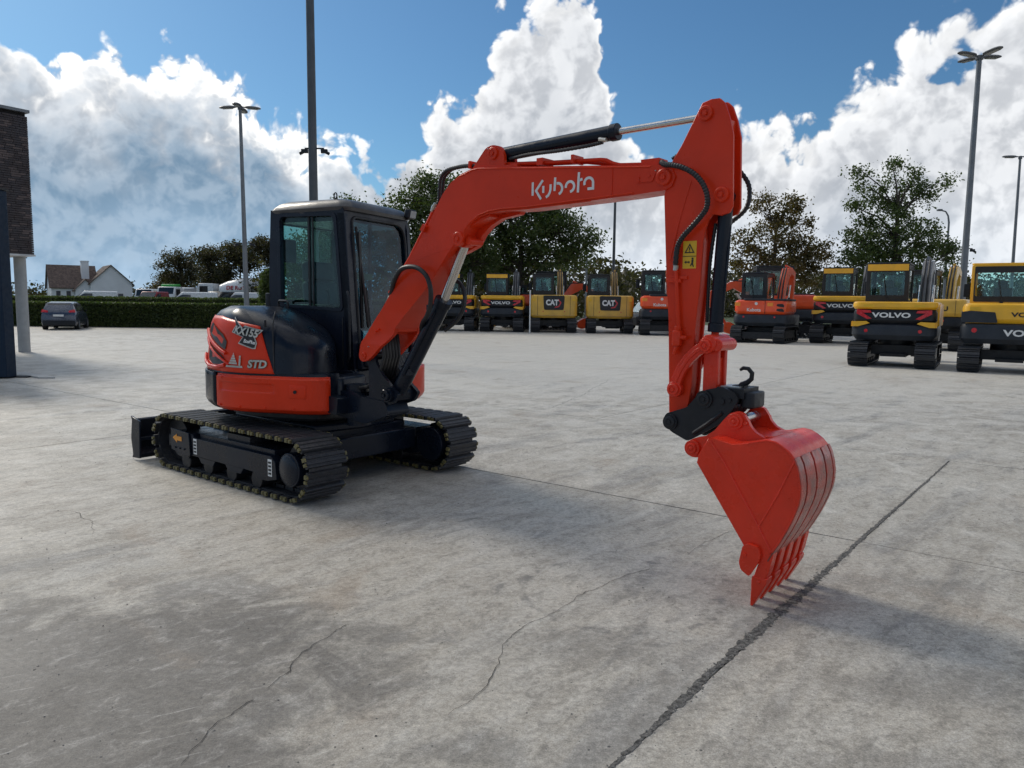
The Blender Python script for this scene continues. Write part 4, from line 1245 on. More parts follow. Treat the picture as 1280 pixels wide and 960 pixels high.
# pipe with clamp and stop valve on the near face
b = B()
b.tube([(3.955, YA0 - .02, 1.80), (3.962, YA0 - .022, 1.72), (3.985, YA0 - .022, 1.46)], .011, n=8)
b.box(3.90, 3.985, YA0 - .022, YA0, 1.725, 1.748); b.box(3.905, 4.02, YA0 - .012, YA0, 1.745, 1.765)
b.rbox(3.955, 4.005, YA0 - .05, YA0, 1.36, 1.45, .012)
b.cyl((3.98, YA0 - .025, 1.45), (3.98, YA0 - .025, 1.475), .02, n=8)
b.cyl((4.0, YA0 - .03, 1.41), (4.04, YA0 - .03, 1.41), .013, n=8)
b.cyl((3.98, YA0 - .025, 1.36), (3.965, YA0 - .03, 1.31), .016, .011, n=8)
b.cyl((3.955, YA0 - .05, 1.43), (3.955, YA0 - .058, 1.43), .006, n=6)
b.build('stop_valve', RED, am, bevel=.002)
b = B(); b.cyl((3.95, YA0 - .02, 1.795), (3.953, YA0 - .02, 1.825), .015, n=8); b.build('hose_fitting', ZINC, am)
ribbed('hose', [(3.80, -.30, 2.43), (3.83, -.36, 2.42), (3.872, -.40, 2.40), (3.93, -.42, 2.388), (3.999, -.425, 2.366), (4.068, -.425, 2.325), (4.119, -.425, 2.27), (4.149, -.425, 2.205), (4.148, -.42, 2.138), (4.110, -.42, 2.085), (4.05, -.41, 2.03), (3.995, -.40, 1.98), (3.962, -.39, 1.925), (3.950, -.385, 1.825)], .017, am, 110)
ribbed('hose', [(3.85, -.27, 2.45), (3.93, -.26, 2.50), (4.02, -.25, 2.54), (4.12, -.20, 2.46), (4.20, -.15, 2.38), (4.265, -.13, 2.28), (4.262, -.14, 2.16), (4.19, -.17, 2.08), (4.14, -.20, 2.04)], .015, am, 90)
ribbed('hose', [(4.15, -.30, 2.06), (4.125, -.30, 1.85), (4.12, -.30, 1.65), (4.12, -.30, 1.50)], .012, am, 60)
# warning sticker on the arm
sx0, sx1, sz0, sz1 = 3.985, 4.068, 1.806, 1.962
yy = YA0 - .0015
sk = B().box(sx0, sx1, yy - .0005, YA0 - .0003, sz0, sz1).build('warning_sticker', YEL, am, smooth=False)
b = B()
yy -= .0028
cx = (sx0 + sx1) / 2
b.M = None
def tri_ring(cx, cz, r_, w_):
    o_ = [(cx + r_ * math.sin(R(a_)), cz + r_ * math.cos(R(a_))) for a_ in (0, 120, 240)]
    i_ = [(cx + (r_ - w_) * math.sin(R(a_)), cz + (r_ - w_) * math.cos(R(a_))) for a_ in (0, 120, 240)]
    return o_, i_
o_, i_ = tri_ring(cx, 1.912, .036, .011)
b.plate(o_, yy, yy + .002, [i_])
b.box(cx - .003, cx + .003, yy, yy + .002, 1.909, 1.926); b.box(cx - .003, cx + .003, yy, yy + .002, 1.901, 1.906)
b.box(sx0, sx1, yy, yy + .002, 1.874, 1.877)
b.cyl((cx + .020, yy, 1.862), (cx + .020, yy + .002, 1.862), .006, n=10)
b.plate([(cx + .014, 1.855), (cx + .026, 1.856), (cx + .024, 1.832), (cx + .030, 1.815), (cx + .024, 1.815), (cx + .018, 1.830), (cx + .010, 1.818), (cx + .006, 1.822), (cx + .014, 1.838)], yy, yy + .002)
b.plate([(cx - .030, 1.842), (cx - .020, 1.850), (cx - .020, 1.845), (cx - .004, 1.845), (cx - .004, 1.850), (cx + .005, 1.842), (cx - .004, 1.834), (cx - .004, 1.839), (cx - .020, 1.839), (cx - .020, 1.834)], yy, yy + .002)
b.build('warning_print', BLKP, sk, smooth=False)

# ---- bucket cylinder, links
YL = -.297
bk = ram('bucket_cylinder', (4.209, 2.208), (4.172, 1.445), (4.168, 1.37), .040, .022, 'bucket cylinder hanging in front of the arm', RED, YL)
b = B()
b.tube([(4.235, YL, 2.05), (4.235, YL - .01, 1.9), (4.215, YL - .01, 1.6), (4.21, YL, 1.5)], .009, n=8)
b.build('cylinder_pipe', NAVY, bk)
def ribbon(pts, w):
    o_, i_ = [], []
    for i, p in enumerate(pts):
        a_ = Vector(pts[max(i - 1, 0)]); c_ = Vector(pts[min(i + 1, len(pts) - 1)])
        t_ = (c_ - a_).normalized(); nn = Vector((-t_.y, t_.x)) * w / 2
        o_.append(tuple(Vector(p) + nn)); i_.append(tuple(Vector(p) - nn))
    return o_ + i_[::-1]
arcp = [(3.979, 1.107), (3.990, 1.165), (4.018, 1.228), (4.060, 1.290), (4.110, 1.338), (4.168, 1.37)]
for y0, y1 in ((YA0 - .045, YA0 - .010), (YA1 + .010, YA1 + .045)):
    b = B()
    b.plate(ribbon(arcp, .062), y0, y1)
    b.plate(ribbon(arcp, .022), y0 - .006, y1 + .006)
    for (x_, z_) in ((3.979, 1.107), (4.168, 1.37)):
        b.cyl((x_, y0 - .004, z_), (x_, y1 + .004, z_), .046, n=20)
    lk = b.build('curved_link', RED2, EX, bevel=.004)
    for (x_, z_) in ((3.979, 1.107), (4.168, 1.37)):
        yo = y0 - .004 if y0 < -.3 else y1 + .004
        B().boss((x_, yo, z_), (0, -1 if y0 < -.3 else 1, 0), .034, .022).build('pin', RED2, lk)
b = B()
b.box(4.135, 4.225, YL - .065, YL - .03, 1.06, 1.35); b.box(4.135, 4.225, YL + .03, YL + .065, 1.06, 1.35)
b.box(4.150, 4.210, YL - .04, YL + .04, 1.12, 1.30)
b.cyl((4.18, YL - .11, 1.385), (4.18, YL + .11, 1.385), .048, n=22)
b.cyl((4.225, YL - .10, 1.375), (4.225, YL + .11, 1.375), .036, n=22)
b.build('straight_link', RED2, EX, bevel=.006)

# ---- quick coupler
b = B()
cp = rr_poly([(3.925, .918), (3.940, .962), (4.074, 1.012), (4.135, 1.085), (4.183, 1.121), (4.283, 1.147), (4.363, 1.113), (4.380, 1.078), (4.335, 1.005), (4.270, .930), (4.085, .815), (3.975, .860)], .02)
b.plate(cp, -.425, -.398)
b.plate(cp, -.196, -.169)
b.plate([(4.08, .83), (4.33, .99), (4.36, 1.05), (4.30, 1.02), (4.10, .90)], -.40, -.19)
b.cyl((3.976, -.44, .917), (3.976, -.155, .917), .045, n=22)
b.cyl((4.181, -.44, 1.068), (4.181, -.155, 1.068), .050, n=22)
b.box(4.24, 4.40, -.40, -.19, 1.085, 1.14)
b.rbox(4.37, 4.45, -.385, -.21, 1.03, 1.12, .02)
qc = b.build('quick_coupler', BLK, EX, bevel=.005)
for x_, z_, r_ in ((3.976, .917, .034), (4.181, 1.068, .036)):
    B().boss((x_, -.44, z_), (0, -1, 0), r_, .014).build('pin', BLK, qc)
B().cyl((4.285, -.435, 1.065), (4.285, -.42, 1.065), .018, n=6).build('bolt', BLK, qc)
B().cyl((4.33, -.435, 1.075), (4.33, -.42, 1.075), .012, n=6).build('bolt', BLK, qc)
B().tube([(4.12, -.428, .865), (4.20, -.428, .925), (4.29, -.428, 1.0)], .012, n=6).build('edge_bar', BLK, qc)
b = B()
b.tube([(4.33, YL, 1.13), (4.345, YL, 1.155), (4.375, YL, 1.168), (4.398, YL, 1.19), (4.400, YL, 1.222), (4.378, YL, 1.246), (4.348, YL, 1.248), (4.330, YL, 1.236)], [.020, .016, .015, .014, .013, .012, .011, .008], n=10)
b.box(4.30, 4.37, YL - .03, YL + .03, 1.12, 1.15)
b.build('lifting_hook', BLK, qc)
b = B(); b.box(4.25, 4.36, -.37, -.22, 1.141, 1.146); b.build('bright_plate', ZINC, qc)

# ---- bucket
BY0, BY1 = -.590, -.025
side = [(4.225, .735), (4.235, .779), (4.262, .83), (4.287, .877), (4.339, .879), (4.428, .862), (4.512, .879), (4.608, .905), (4.655, .900), (4.689, .883), (4.724, .859), (4.751, .829), (4.770, .79), (4.784, .74), (4.792, .69), (4.792, .64), (4.784, .59), (4.772, .551), (4.751, .493), (4.725, .433), (4.694, .372), (4.666, .322), (4.645, .300), (4.601, .300), (4.516, .320)]
b = B()
b.plate(side, BY0, BY0 + .014)
b.plate(side, BY1 - .014, BY1)
wr = side[3:22] + [(4.64, .27)]
def offset_line(P, d):
    o_ = []
    for i, p in enumerate(P):
        a_ = Vector(P[max(i - 1, 0)]); c_ = Vector(P[min(i + 1, len(P) - 1)]); t_ = (c_ - a_).normalized()
        o_.append((p[0] - t_.y * d, p[1] + t_.x * d))
    return o_
inn_ = offset_line(wr, -.016)
b.plate(wr + inn_[::-1], BY0 + .002, BY1 - .002)
bu = b.build('bucket', RED2, EX, bevel=.004)
# cutting edge
b = B(); b.plate([(4.665, .325), (4.640, .335), (4.585, .185), (4.600, .175)], BY0 + .002, BY1 - .002)
b.build('cutting_edge', RED2, bu, bevel=.003)
# wear strips along the back
for (y0, y1) in ((BY0 - .004, -.515), (-.495, -.36), (-.34, -.20), (-.18, -.075), (-.060, BY1 + .003)):
    seg = [p for p in wr if p[0] > 4.7 or p[1] < .6]
    seg = wr[8:]
    o1 = offset_line(seg, .001); o2 = offset_line(seg, .008)
    b = B(); b.plate(o2 + o1[::-1], y0, y1)
    b.build('wear_strip', SCUF, bu, bevel=.003)
# rounded folds on the top: heel plate
b = B()
b.plate([(4.30, .862), (4.34, .90), (4.43, .905), (4.50, .90), (4.60, .905), (4.60, .88), (4.43, .85)], -.44, -.15)
b.build('top_plate', RED2, bu, bevel=.01)
# ears
earp = rr_poly([(4.172, .735), (4.125, .735), (4.098, .775), (4.104, .821), (4.152, .848), (4.214, .865), (4.267, .905), (4.310, .962), (4.350, 1.008), (4.388, 1.022), (4.426, 1.015), (4.452, .98), (4.470, .945), (4.500, .915), (4.560, .89), (4.549, .860), (4.361, .820), (4.240, .78)], .012)
for y0, y1 in ((-.462, -.432), (-.162, -.132)):
    b = B(); b.plate(earp, y0, y1)
    er = b.build('bucket_ear', RED2, bu, bevel=.004)
    s_ = -1 if y0 < -.3 else 1
    yo = y0 if s_ < 0 else y1
    for x_, z_ in ((4.385, .967), (4.140, .788)):
        b = B(); b.cyl((x_, yo, z_), (x_, yo + s_ * .018, z_), .046, n=24)
        b.boss((x_, yo + s_ * .018, z_), (0, s_, 0), .030, .018)
        b.build('pin', RED2, er, bevel=.002)
    B().cyl((4.445, yo, .963), (4.445, yo + s_ * .02, .963), .010, n=6).build('bolt', RED2, er)
for x_, z_ in ((4.385, .967), (4.140, .788)):
    B().cyl((x_, -.44, z_), (x_, -.15, z_), .028, n=16).build('bucket_pin', STEEL, bu)
# pressed seams on the side plate
b = B()
for P in ([(4.300, .868), (4.385, .76), (4.50, .58), (4.588, .445), (4.655, .33)], [(4.588, .445), (4.68, .63), (4.757, .815)]):
    b.tube([(x_, BY0 - .002, z_) for x_, z_ in P], .0055, n=6)
b.tube([(x_, BY0 + .002, z_) for x_, z_ in side[6:22]], .007, n=8)
b.build('weld_seam', RED2, bu)
# side cutters
sc_ = rr_poly([(4.515, .330), (4.545, .350), (4.600, .340), (4.614, .300), (4.605, .262), (4.556, .172), (4.510, .200), (4.498, .240)], .012)
for y0, y1 in ((BY0 - .024, BY0 - .001), (BY1 + .001, BY1 + .024)):
    b = B(); b.plate(sc_, y0, y1)
    b.cyl((4.53, y0 - .006, .285), (4.53, y1 + .03, .285), .012, n=6)
    b.build('side_cutter', RED2, bu, bevel=.003)
# teeth
for k in range(5):
    yc = BY0 + .035 + k * (BY1 - BY0 - .058) / 4
    M_ = Vector
    def sec(cx, cz, hx, wy, tilt=0.0):
        return [(cx - hx, yc - wy, cz), (cx + hx, yc - wy, cz + tilt), (cx + hx, yc + wy, cz + tilt), (cx - hx, yc + wy, cz)]
    b = B()
    b.loft([sec(4.655, .335, .012, .030), sec(4.640, .30, .030, .034), sec(4.618, .21, .034, .036), sec(4.604, .165, .032, .036)])
    ad = b.build('tooth_adapter', RED2, bu, bevel=.006)
    b = B()
    b.loft([sec(4.606, .172, .040, .041), sec(4.603, .145, .040, .041), sec(4.590, .095, .028, .034), sec(4.575, .045, .017, .028), sec(4.563, .0025, .006, .022)])
    b.cyl((4.604, yc - .048, .150), (4.604, yc + .048, .150), .010, n=8)
    b.build('tooth', RED2, bu, bevel=.005)

# ============================================================ far machines
def bw_text(s_, size, m_, parent, x, y, z, fat=.02, xs=1.2, name='lettering'):
    return text(name, s_, size, m_, parent, Matrix.Translation((x, y, z)) @ REAR, fat=fat, xs=xs, depth=.003)
def make_machine(style, label, loc, rz, sc, group, boomkind='up', name='parked_excavator', txt=True):
    t = thing(name, label, 'excavator', loc, rz, group)
    t.scale = (sc, sc, sc)
    K = dict(
        volvo=dict(body=VYEL, low=DGREY, cab=BLKP, boom=VGREY, hw=1.0, tw=.46, zb=.70, zt=1.67, ct=2.66),
        volvo2=dict(body=VYEL, low=DGREY, cab=VYEL, boom=VYEL, hw=1.10, tw=.48, zb=.72, zt=1.72, ct=2.70),
        cat=dict(body=CYEL, low=BLK, cab=BLKP, boom=BOOMY, hw=1.03, tw=.42, zb=.66, zt=1.69, ct=2.62),
        kub=dict(body=KRED, low=DGREY, cab=BLKP, boom=KRED, hw=.96, tw=.40, zb=.62, zt=1.56, ct=2.55),
        kom=dict(body=CYEL, low=BLK, cab=BLKP, boom=CYEL, hw=1.05, tw=.44, zb=.70, zt=1.68, ct=2.62))[style]
    hw, tw, zb, zt, ct = K['hw'], K['tw'], K['zb'], K['zt'], K['ct']
    # tracks with real shoes
    for s_ in (-1, 1):
        yc = s_ * (hw - tw / 2)
        b = B()
        for (x_, z_, a_) in track_loop(1.08, .27, .325, 40):
            M_ = Matrix.Rotation(-a_, 3, 'Y')
            b.obox((x_, yc, z_), .135, tw, .035, M_)
            b.obox(Vector((x_, yc, z_)) + M_ @ Vector((0, 0, .03)), .03, tw * .98, .03, M_)
        tr = b.build('crawler_track', TRK, t, smooth=False)
        b = B()
        for x_ in (-1.08, 1.08): b.cyl((x_, yc - tw * .3, .325), (x_, yc + tw * .3, .325), .235, n=20)
        b.box(-.95, .95, yc - tw * .32, yc + tw * .32, .17, .46)
        b.cyl((1.08, yc - tw * .42, .325), (1.08, yc + tw * .42, .325), .13, n=16)
        b.cyl((-1.08, yc - tw * .42, .325), (-1.08, yc + tw * .42, .325), .13, n=16)
        for x_ in (-.6, -.2, .2, .6): b.cyl((x_, yc - tw * .36, .12), (x_, yc + tw * .36, .12), .07, n=12)
        b.build('track_frame', BLK, tr)
    b = B(); b.box(-.6, .6, -(hw - tw), hw - tw, .30, .55); b.cyl((0, 0, .5), (0, 0, zb), .45, n=20)
    b.box(-1.25, -1.18, -hw, hw, .16, .40) if style == 'kub' else b.box(-.8, .8, -.3, .3, .26, .34)
    b.build('chassis', BLK, t)
    xr, xf = -1.18, 1.05
    lampw = []
    if style == 'volvo':
        b = B(); b.rbox(xr, xf - .25, -hw + .01, hw - .01, zb, 1.11, .26, n=5)
        lo = b.build('counterweight', DGREY, t)
        b = B(); b.rbox(xr + .035, xf, -hw + .04, hw - .04, 1.10, 1.49, .20, n=5)
        b.build('engine_cover', BLK, t)
        b = B(); b.rbox(xr + .01, xf - .3, -hw + .02, hw - .02, 1.48, zt, .20, n=5)
        b.rbox(xr + .5, xf, -hw, -hw + .25, 1.05, 1.62, .05)
        tp = b.build('hood', VYEL, t)
        if txt: bw_text('VOLVO', .17, WHITE, t, xr + .03, .05, 1.325, .035, 1.55)
        for s_ in (-1, 1):
            y0 = s_ * (hw - .16); f = lambda a_: y0 - s_ * a_
            b = B()
            b.plate([(f(-.02), 1.47), (f(.30), 1.45), (f(.33), 1.39), (f(.12), 1.385), (f(.34), 1.24), (f(.24), 1.22), (f(-.02), 1.36)], xr + .006, xr + .05, plane='yz')
            b.build('tail_lamp', LRED, t, smooth=False)
            b = B()
            b.plate([(f(-.10), 1.16), (f(.22), 1.17), (f(.30), 1.12), (f(.02), 1.03), (f(-.10), 1.03)], xr - .006, xr + .06, plane='yz')
            b.plate([(f(-.145), 1.16), (f(-.10), 1.16), (f(-.10), 1.03), (f(-.145), 1.03)], xr + .06, xr + .14, plane='yz')
            b.build('yellow_corner', VYEL, t, smooth=False)
            b = B(); b.cyl((xr - .004, s_ * (hw - .38), .93), (xr + .01, s_ * (hw - .38), .93), .045, n=14)
            b.build('reflector', LRED, t)
            if s_ > 0 or True:
                B().box(xr + .0, xr + .012, s_ * (hw - .42) - .12, s_ * (hw - .42) + .12, 1.535, 1.60).build('warning_sticker', YEL, t, smooth=False)
    elif style == 'volvo2':
        b = B(); b.rbox(xr, xf - .2, -hw, hw, zb, 1.23, .24, n=5)
        b.build('counterweight', DGREY, t)
        b = B(); b.rbox(xr + .03, xf - .1, -hw + .03, hw - .03, 1.22, zt, .22, n=5)
        b.build('hood', VYEL, t)
        b = B(); b.plate(rr_poly([(hw - .03, 1.24), (.30, 1.24), (.36, 1.50), (hw - .20, 1.53), (hw - .03, 1.50)], .03), xr + .018, xr + .10, plane='yz')
        b.rbox(xr + .2, xf, hw - .1, hw - .01, 1.22, 1.52, .04)
        b.build('black_cover', DGREY, t)
        bw_text('VOLVO', .15, BLKP, t, xr + .024, -.35, 1.44, .035, 1.5)
        bw_text('VOLVO', .21, WHITE, t, xr - .004, -.35, .99, .035, 1.45)
        for s_ in (-1, 1):
            B().cyl((xr - .004, s_ * (hw - .32), 1.05), (xr + .01, s_ * (hw - .32), 1.05), .06, n=14).build('reflector', LRED, t)
        B().box(xr + .02, xr + .034, hw - .43, hw - .19, 1.545, 1.63).build('warning_sticker', YEL, t, smooth=False)
    elif style == 'cat':
        b = B(); b.rbox(xr, xf - .1, -hw - .02, hw + .02, zb, zt, .22, n=5)
        bd = b.build('counterweight', CYEL, t, bevel=.02)
        for y_ in (-hw + .30, hw - .30):
            B().box(xr - .004, xr + .02, y_ - .008, y_ + .008, zb + .12, zt - .05).build('panel_seam', BLKP, t, smooth=False)
        B().box(xr - .008, xr + .02, -hw + .10, hw - .10, zb + .10, zb + .125).build('panel_crease', BOOMY, t, smooth=False)
        b = B(); b.plate(rr_poly([(-.44, 1.02), (.44, 1.02), (.48, 1.66), (-.48, 1.66)], .07), xr - .012, xr + .03, plane='yz')
        b.build('black_panel', BLKP, t)
        if txt: bw_text('CAT', .33, WHITE, t, xr - .016, .08, 1.34, .05, .85)
        b = B(); b.plate([(-.20, 1.52), (-.34, 1.34), (-.22, 1.14), (-.02, 1.12), (-.06, 1.17), (-.19, 1.19), (-.28, 1.34), (-.17, 1.48)], xr - .018, xr - .013, plane='yz')
        b.build('red_mark', LRED, t, smooth=False)
        for s_ in (-1, 1):
            B().cyl((xr - .01, s_ * .48, .95), (xr + .01, s_ * .48, .95), .025, n=10).build('reflector', LRED, t)
            B().box(xr - .006, xr + .01, s_ * (hw - .14) - .07, s_ * (hw - .14) + .07, 1.42, 1.53).build('yellow_reflector', YEL, t, smooth=False)
    elif style == 'kub':
        b = B(); b.rbox(xr + .05, xf - .1, -hw, hw, zb, 1.05, .24, n=5)
        b.build('counterweight', DGREY, t)
        b = B(); b.rbox(xr + .08, xf - .15, -hw + .03, hw - .03, 1.04, zt, .22, n=5)
        b.build('engine_cover', KRED, t)
        b = B(); b.rbox(xr + .12, xf - .2, -hw + .05, hw - .35, zt - .02, zt + .05, .1)
        b.build('hood_top', DGREY, t)
        if txt: bw_text('Kubota', .17, WHITE, t, xr + .074, .20, 1.20, .02, 1.0)
        B().cyl((xr + .074, .12, 1.43), (xr + .08, .12, 1.43), .055, n=14).build('badge', WHITE, t)
        B().box(xr + .066, xr + .09, -.205, -.193, 1.06, 1.54).build('panel_seam', BLKP, t, smooth=False)
        for y_ in (hw - .17, -.38):
            B().box(xr + .066, xr + .09, y_ - .10, y_ + .10, 1.34, 1.47).build('orange_reflector', LORG, t, smooth=False)
        for s_ in (-1, 1):
            B().cyl((xr + .044, s_ * .55, .95), (xr + .06, s_ * .55, .95), .035, n=10).build('reflector', LRED, t)
        for k in range(2):
            b = B(); z0 = 1.36 - .17 * k
            b.plate([(-.62, z0 + .06), (-.80, z0 + .07), (-.86, z0 + .02), (-.86, z0 - .05), (-.72, z0 - .04), (-.60, z0 - .01)], xr + .066, xr + .10, plane='yz')
            b.build('grille', BLKP, t, smooth=False)
    else:
        b = B(); b.rbox(xr + .02, xf - .2, -hw + .02, hw - .02, zb, 1.12, .22, n=5)
        b.build('counterweight', BLK, t)
        b = B(); b.rbox(xr, xf - .1, -hw, hw, 1.10, zt, .24, n=5)
        b.build('hood', CYEL, t, bevel=.02)
        bw_text('KOMATSU', .20, BLKP, t, xr - .004, .0, 1.36, .04, 1.15)
        B().cyl((xr + .01, -.40, .98), (xr + .03, -.40, .98), .04, n=10).build('reflector', LRED, t)
        B().box(xr - .005, xr + .01, -hw + .30, -hw + .312, 1.14, 1.64).build('panel_seam', BLKP, t, smooth=False)
    # cab on the left
    cx0, cx1, cy0, cy1 = -.22, 1.10, -.02, hw - .06
    if style == 'volvo2': cy0, cy1 = -.42, hw - .14
    if style == 'volvo': cy0, cy1 = -.22, hw - .20
    zc = zt - .02
    cm_ = K['cab']
    b = B()
    hl = rr_poly([(cy0 + .14, zc + .22), (cy1 - .14, zc + .22), (cy1 - .14, ct - .12), (cy0 + .14, ct - .12)], .05)
    ow = [(cy0, zc), (cy1, zc), (cy1, ct - .03), (cy1 - .03, ct), (cy0 + .03, ct), (cy0, ct - .03)]
    if style.startswith('volvo'):
        hl = rr_poly([(cy0 + .10, zc + .20), (cy1 - .10, zc + .20), (cy1 - .10, ct - .20), (cy0 + .10, ct - .20)], .05)
    b.plate(ow, cx0, cx0 + .06, [hl], plane='yz')
    hf = rr_poly([(cy0 + .10, 1.3), (cy1 - .10, 1.3), (cy1 - .10, ct - .12), (cy0 + .10, ct - .12)], .05)
    b.plate([(cy0, 1.15)] + [(cy1, 1.15)] + ow[2:], cx1 - .05, cx1, [hf], plane='yz')
    hs = [(cx0 + .14, zc + .10), (cx1 - .12, zc + .0), (cx1 - .12, ct - .14), (cx0 + .14, ct - .14)]
    sw = [(cx0 + .055, 1.2), (cx1 - .045, 1.2), (cx1 - .045, ct - .02), (cx0 + .055, ct - .02)]
    b.plate(sw, cy0, cy0 + .05, [rr_poly(hs, .04)]); b.plate(sw, cy1 - .05, cy1, [rr_poly(hs, .04)])
    cb = b.build('cab', cm_, t, bevel=.012 if sc * 0 == 0 else 0)
    b = B(); b.rbox(cx0 - .01, cx1 + .02, cy0 - .005, cy1 + .005, ct - .015, ct + .045, .08)
    rf = b.build('cab_roof', VYEL if style == 'volvo2' else BLK, cb)
    if style == 'volvo':
        B().box(cx0 - .012, cx0 + .02, cy0 + .02, cy1 - .02, ct - .17, ct - .0).build('yellow_roof_band', VYEL, cb, smooth=False)
    if style == 'volvo2':
        b = B(); b.plate(rr_poly([(cy0 + .07, zc + .06), (cy1 - .07, zc + .06), (cy1 - .07, ct - .04), (cy0 + .07, ct - .04)], .04), cx0 - .012, cx0 + .01, [hl], plane='yz')
        b.build('black_surround', BLKP, cb)
    B().add([(cx0 + .03, y_, z_) for y_, z_ in hl], [tuple(range(len(hl)))]).build('window_pane', GLD, cb, smooth=False, solid=.006)
    B().add([(cx1 - .02, y_, z_) for y_, z_ in hf], [tuple(range(len(hf)))]).build('windscreen', GLD, cb, smooth=False, solid=.006)
    for y_ in (cy0 + .025, cy1 - .025):
        B().add([(x_, y_, z_) for x_, z_ in hs], [(0, 1, 2, 3)]).build('window_pane', GLD, cb, smooth=False, solid=.006)
    ym = (cy0 + cy1) / 2
    b = B(); b.rbox(.12, .26, ym - .22, ym + .22, 1.45, zc + .42, .05); b.rbox(.10, .22, ym - .12, ym + .12, zc + .40, zc + .60, .05)
    b.rbox(.12, .62, ym - .24, ym + .24, 1.35, 1.60, .06)
    b.build('seat', SEAT, cb)
    b = B(); b.box(-.2, 1.05, cy0 + .05, cy1 - .05, 1.12, 1.2); b.rbox(.80, .98, ym - .25, ym + .25, 1.2, 1.75, .05)
    b.build('console', SEAT, cb)
    b = B(); b.tube([(cx0 - .02, ym + .1, ct - .25), (cx0 - .03, ym, zc + .12)], .012, n=6); b.box(cx0 - .03, cx0, ym - .04, ym + .04, zc + .03, zc + .12)
    b.build('wiper', BLKP, cb)
    b = B(); b.rbox(1.12, 1.18, cy1 + .05, cy1 + .22, 1.9, 2.25, .02); b.tube([(1.1, cy1, 2.3), (1.15, cy1 + .13, 2.28), (1.15, cy1 + .13, 2.2)], .012, n=6)
    b.build('mirror', BLK, cb)
    # boom, arm and bucket folded in front
    yb = cy0 - .30 if style != 'volvo2' else cy0 - .28
    BM = K['boom']
    if boomkind == 'up':
        bm = [(.55, 1.15), (.80, 1.12), (1.25, 1.95), (1.55, 2.35), (2.05, 2.60), (2.75, 2.50), (2.80, 2.66), (2.15, 2.86), (1.45, 2.80), (1.12, 2.45), (.85, 1.95)]
        ar = [(2.60, 2.78), (2.95, 2.70), (2.90, 2.30), (2.72, 1.05), (2.60, 1.05), (2.62, 2.3)]
        bkt = [(2.60, 1.02), (2.85, .98), (2.75, .60), (2.45, .18), (2.20, .10), (1.95, .30), (1.98, .62), (2.25, .92)]
        c1 = ((1.15, 1.05), (1.70, 2.15)); c2 = ((1.55, 2.90), (2.70, 2.86))
    else:
        bm = [(.75, 1.05), (.95, 1.0), (1.30, 1.55), (1.75, 1.80), (2.60, 1.35), (2.70, 1.45), (1.85, 2.05), (1.30, 2.05), (.95, 1.60)]
        ar = [(2.45, 1.78), (2.75, 1.55), (2.70, 1.2), (2.05, .45), (1.95, .50), (2.50, 1.30)]
        bkt = [(2.05, .50), (2.15, .36), (2.05, .12), (1.75, .04), (1.55, .12), (1.60, .38), (1.85, .52)]
        c1 = ((1.15, .95), (1.6, 1.6)); c2 = ((1.35, 2.15), (2.45, 1.85))
    b = B(); b.plate(rr_poly(bm, .04), yb - .12, yb + .12); bo_ = b.build('boom', BM, t, bevel=.01)
    b = B(); b.plate(rr_poly(ar, .03), yb - .10, yb + .10); b.build('arm', BM, t, bevel=.01)
    b = B(); b.plate(rr_poly(bkt, .05), yb - .34, yb + .34); b.build('bucket', BM if boomkind != 'up' else BLK, t, bevel=.01)
    for s_ in (-1, 1):
        b = B(); p0, p1 = c1; y_ = yb + s_ * .17
        m1 = (p0[0] + (p1[0] - p0[0]) * .55, p0[1] + (p1[1] - p0[1]) * .55)
        b.cyl((p0[0], y_, p0[1]), (m1[0], y_, m1[1]), .055, n=12)
        cy_ = b.build('lift_cylinder', BLK if style != 'cat' else BM, t)
        B().cyl((m1[0], y_, m1[1]), (p1[0], y_, p1[1]), .03, n=10).build('rod', STEEL, cy_)
        # hoses up the back of the boom
        B().tube([(bm[0][0], yb + s_ * .06, bm[0][1]), (bm[-1][0] - .03, yb + s_ * .06, bm[-1][1]), (bm[-2][0] - .04, yb + s_ * .05, bm[-2][1]), (bm[-3][0], yb + s_ * .05, bm[-3][1] + .05)], .025, n=6).build('hose', HOSE, bo_)
    b = B(); p0, p1 = c2; b.cyl((p0[0], yb, p0[1]), (p1[0] - .4, yb, p1[1] - .02), .05, n=12)
    ac_ = b.build('arm_cylinder', BM, t)
    B().cyl((p1[0] - .42, yb, p1[1] - .02), (p1[0], yb, p1[1]), .028, n=10).build('rod', STEEL, ac_)
    return t
def at(px, d, heading):
    """centre of a machine whose rear lower edge stands at point px"""
    return (px[0] + math.sin(R(heading)) * d, px[1] + math.cos(R(heading)) * d, 0), R(90 - heading)
GV, GC, GK = 'yellow and black excavators in the parked row', 'ochre excavators with black rear panels in the parked row', 'orange red compact excavators in the parked row'
def place(style, px, heading, sc, label, group, **kw):
    loc, rz = at(px, 1.3 * sc, heading)
    return make_machine(style, label, loc, rz, sc, group, **kw)
m_b = place('volvo', (-0.62, 41.6), 3, 1.18, 'yellow and black excavator standing left of the two ochre ones with black rear panels', GV)
m_a = place('volvo', (-3.3, 42.1), 3, 1.18, 'yellow and black excavator half hidden behind the red boom foot and lift cylinder', GV)
m_c = place('cat', (2.2, 41.4), 2, 1.20, 'ochre excavator with black rear panel, next to the thin white post', GC)
m_d = place('cat', (5.2, 41.2), 4, 1.20, 'ochre excavator with black rear panel, right one of the two, left of the red arm', GC)
m_e = place('kub', (7.75, 39.3), 8, 1.30, 'orange red compact excavator mostly hidden behind the upright red arm', GK)
m_g = place('kub', (10.35, 32.6), 31, 1.17, 'orange red compact excavator under the browning tree, right of the upright arm', GK)
m_h = place('volvo', (13.9, 32.7), 30, 1.22, 'yellow and black excavator between the orange red one and the nearer yellow one', GV)
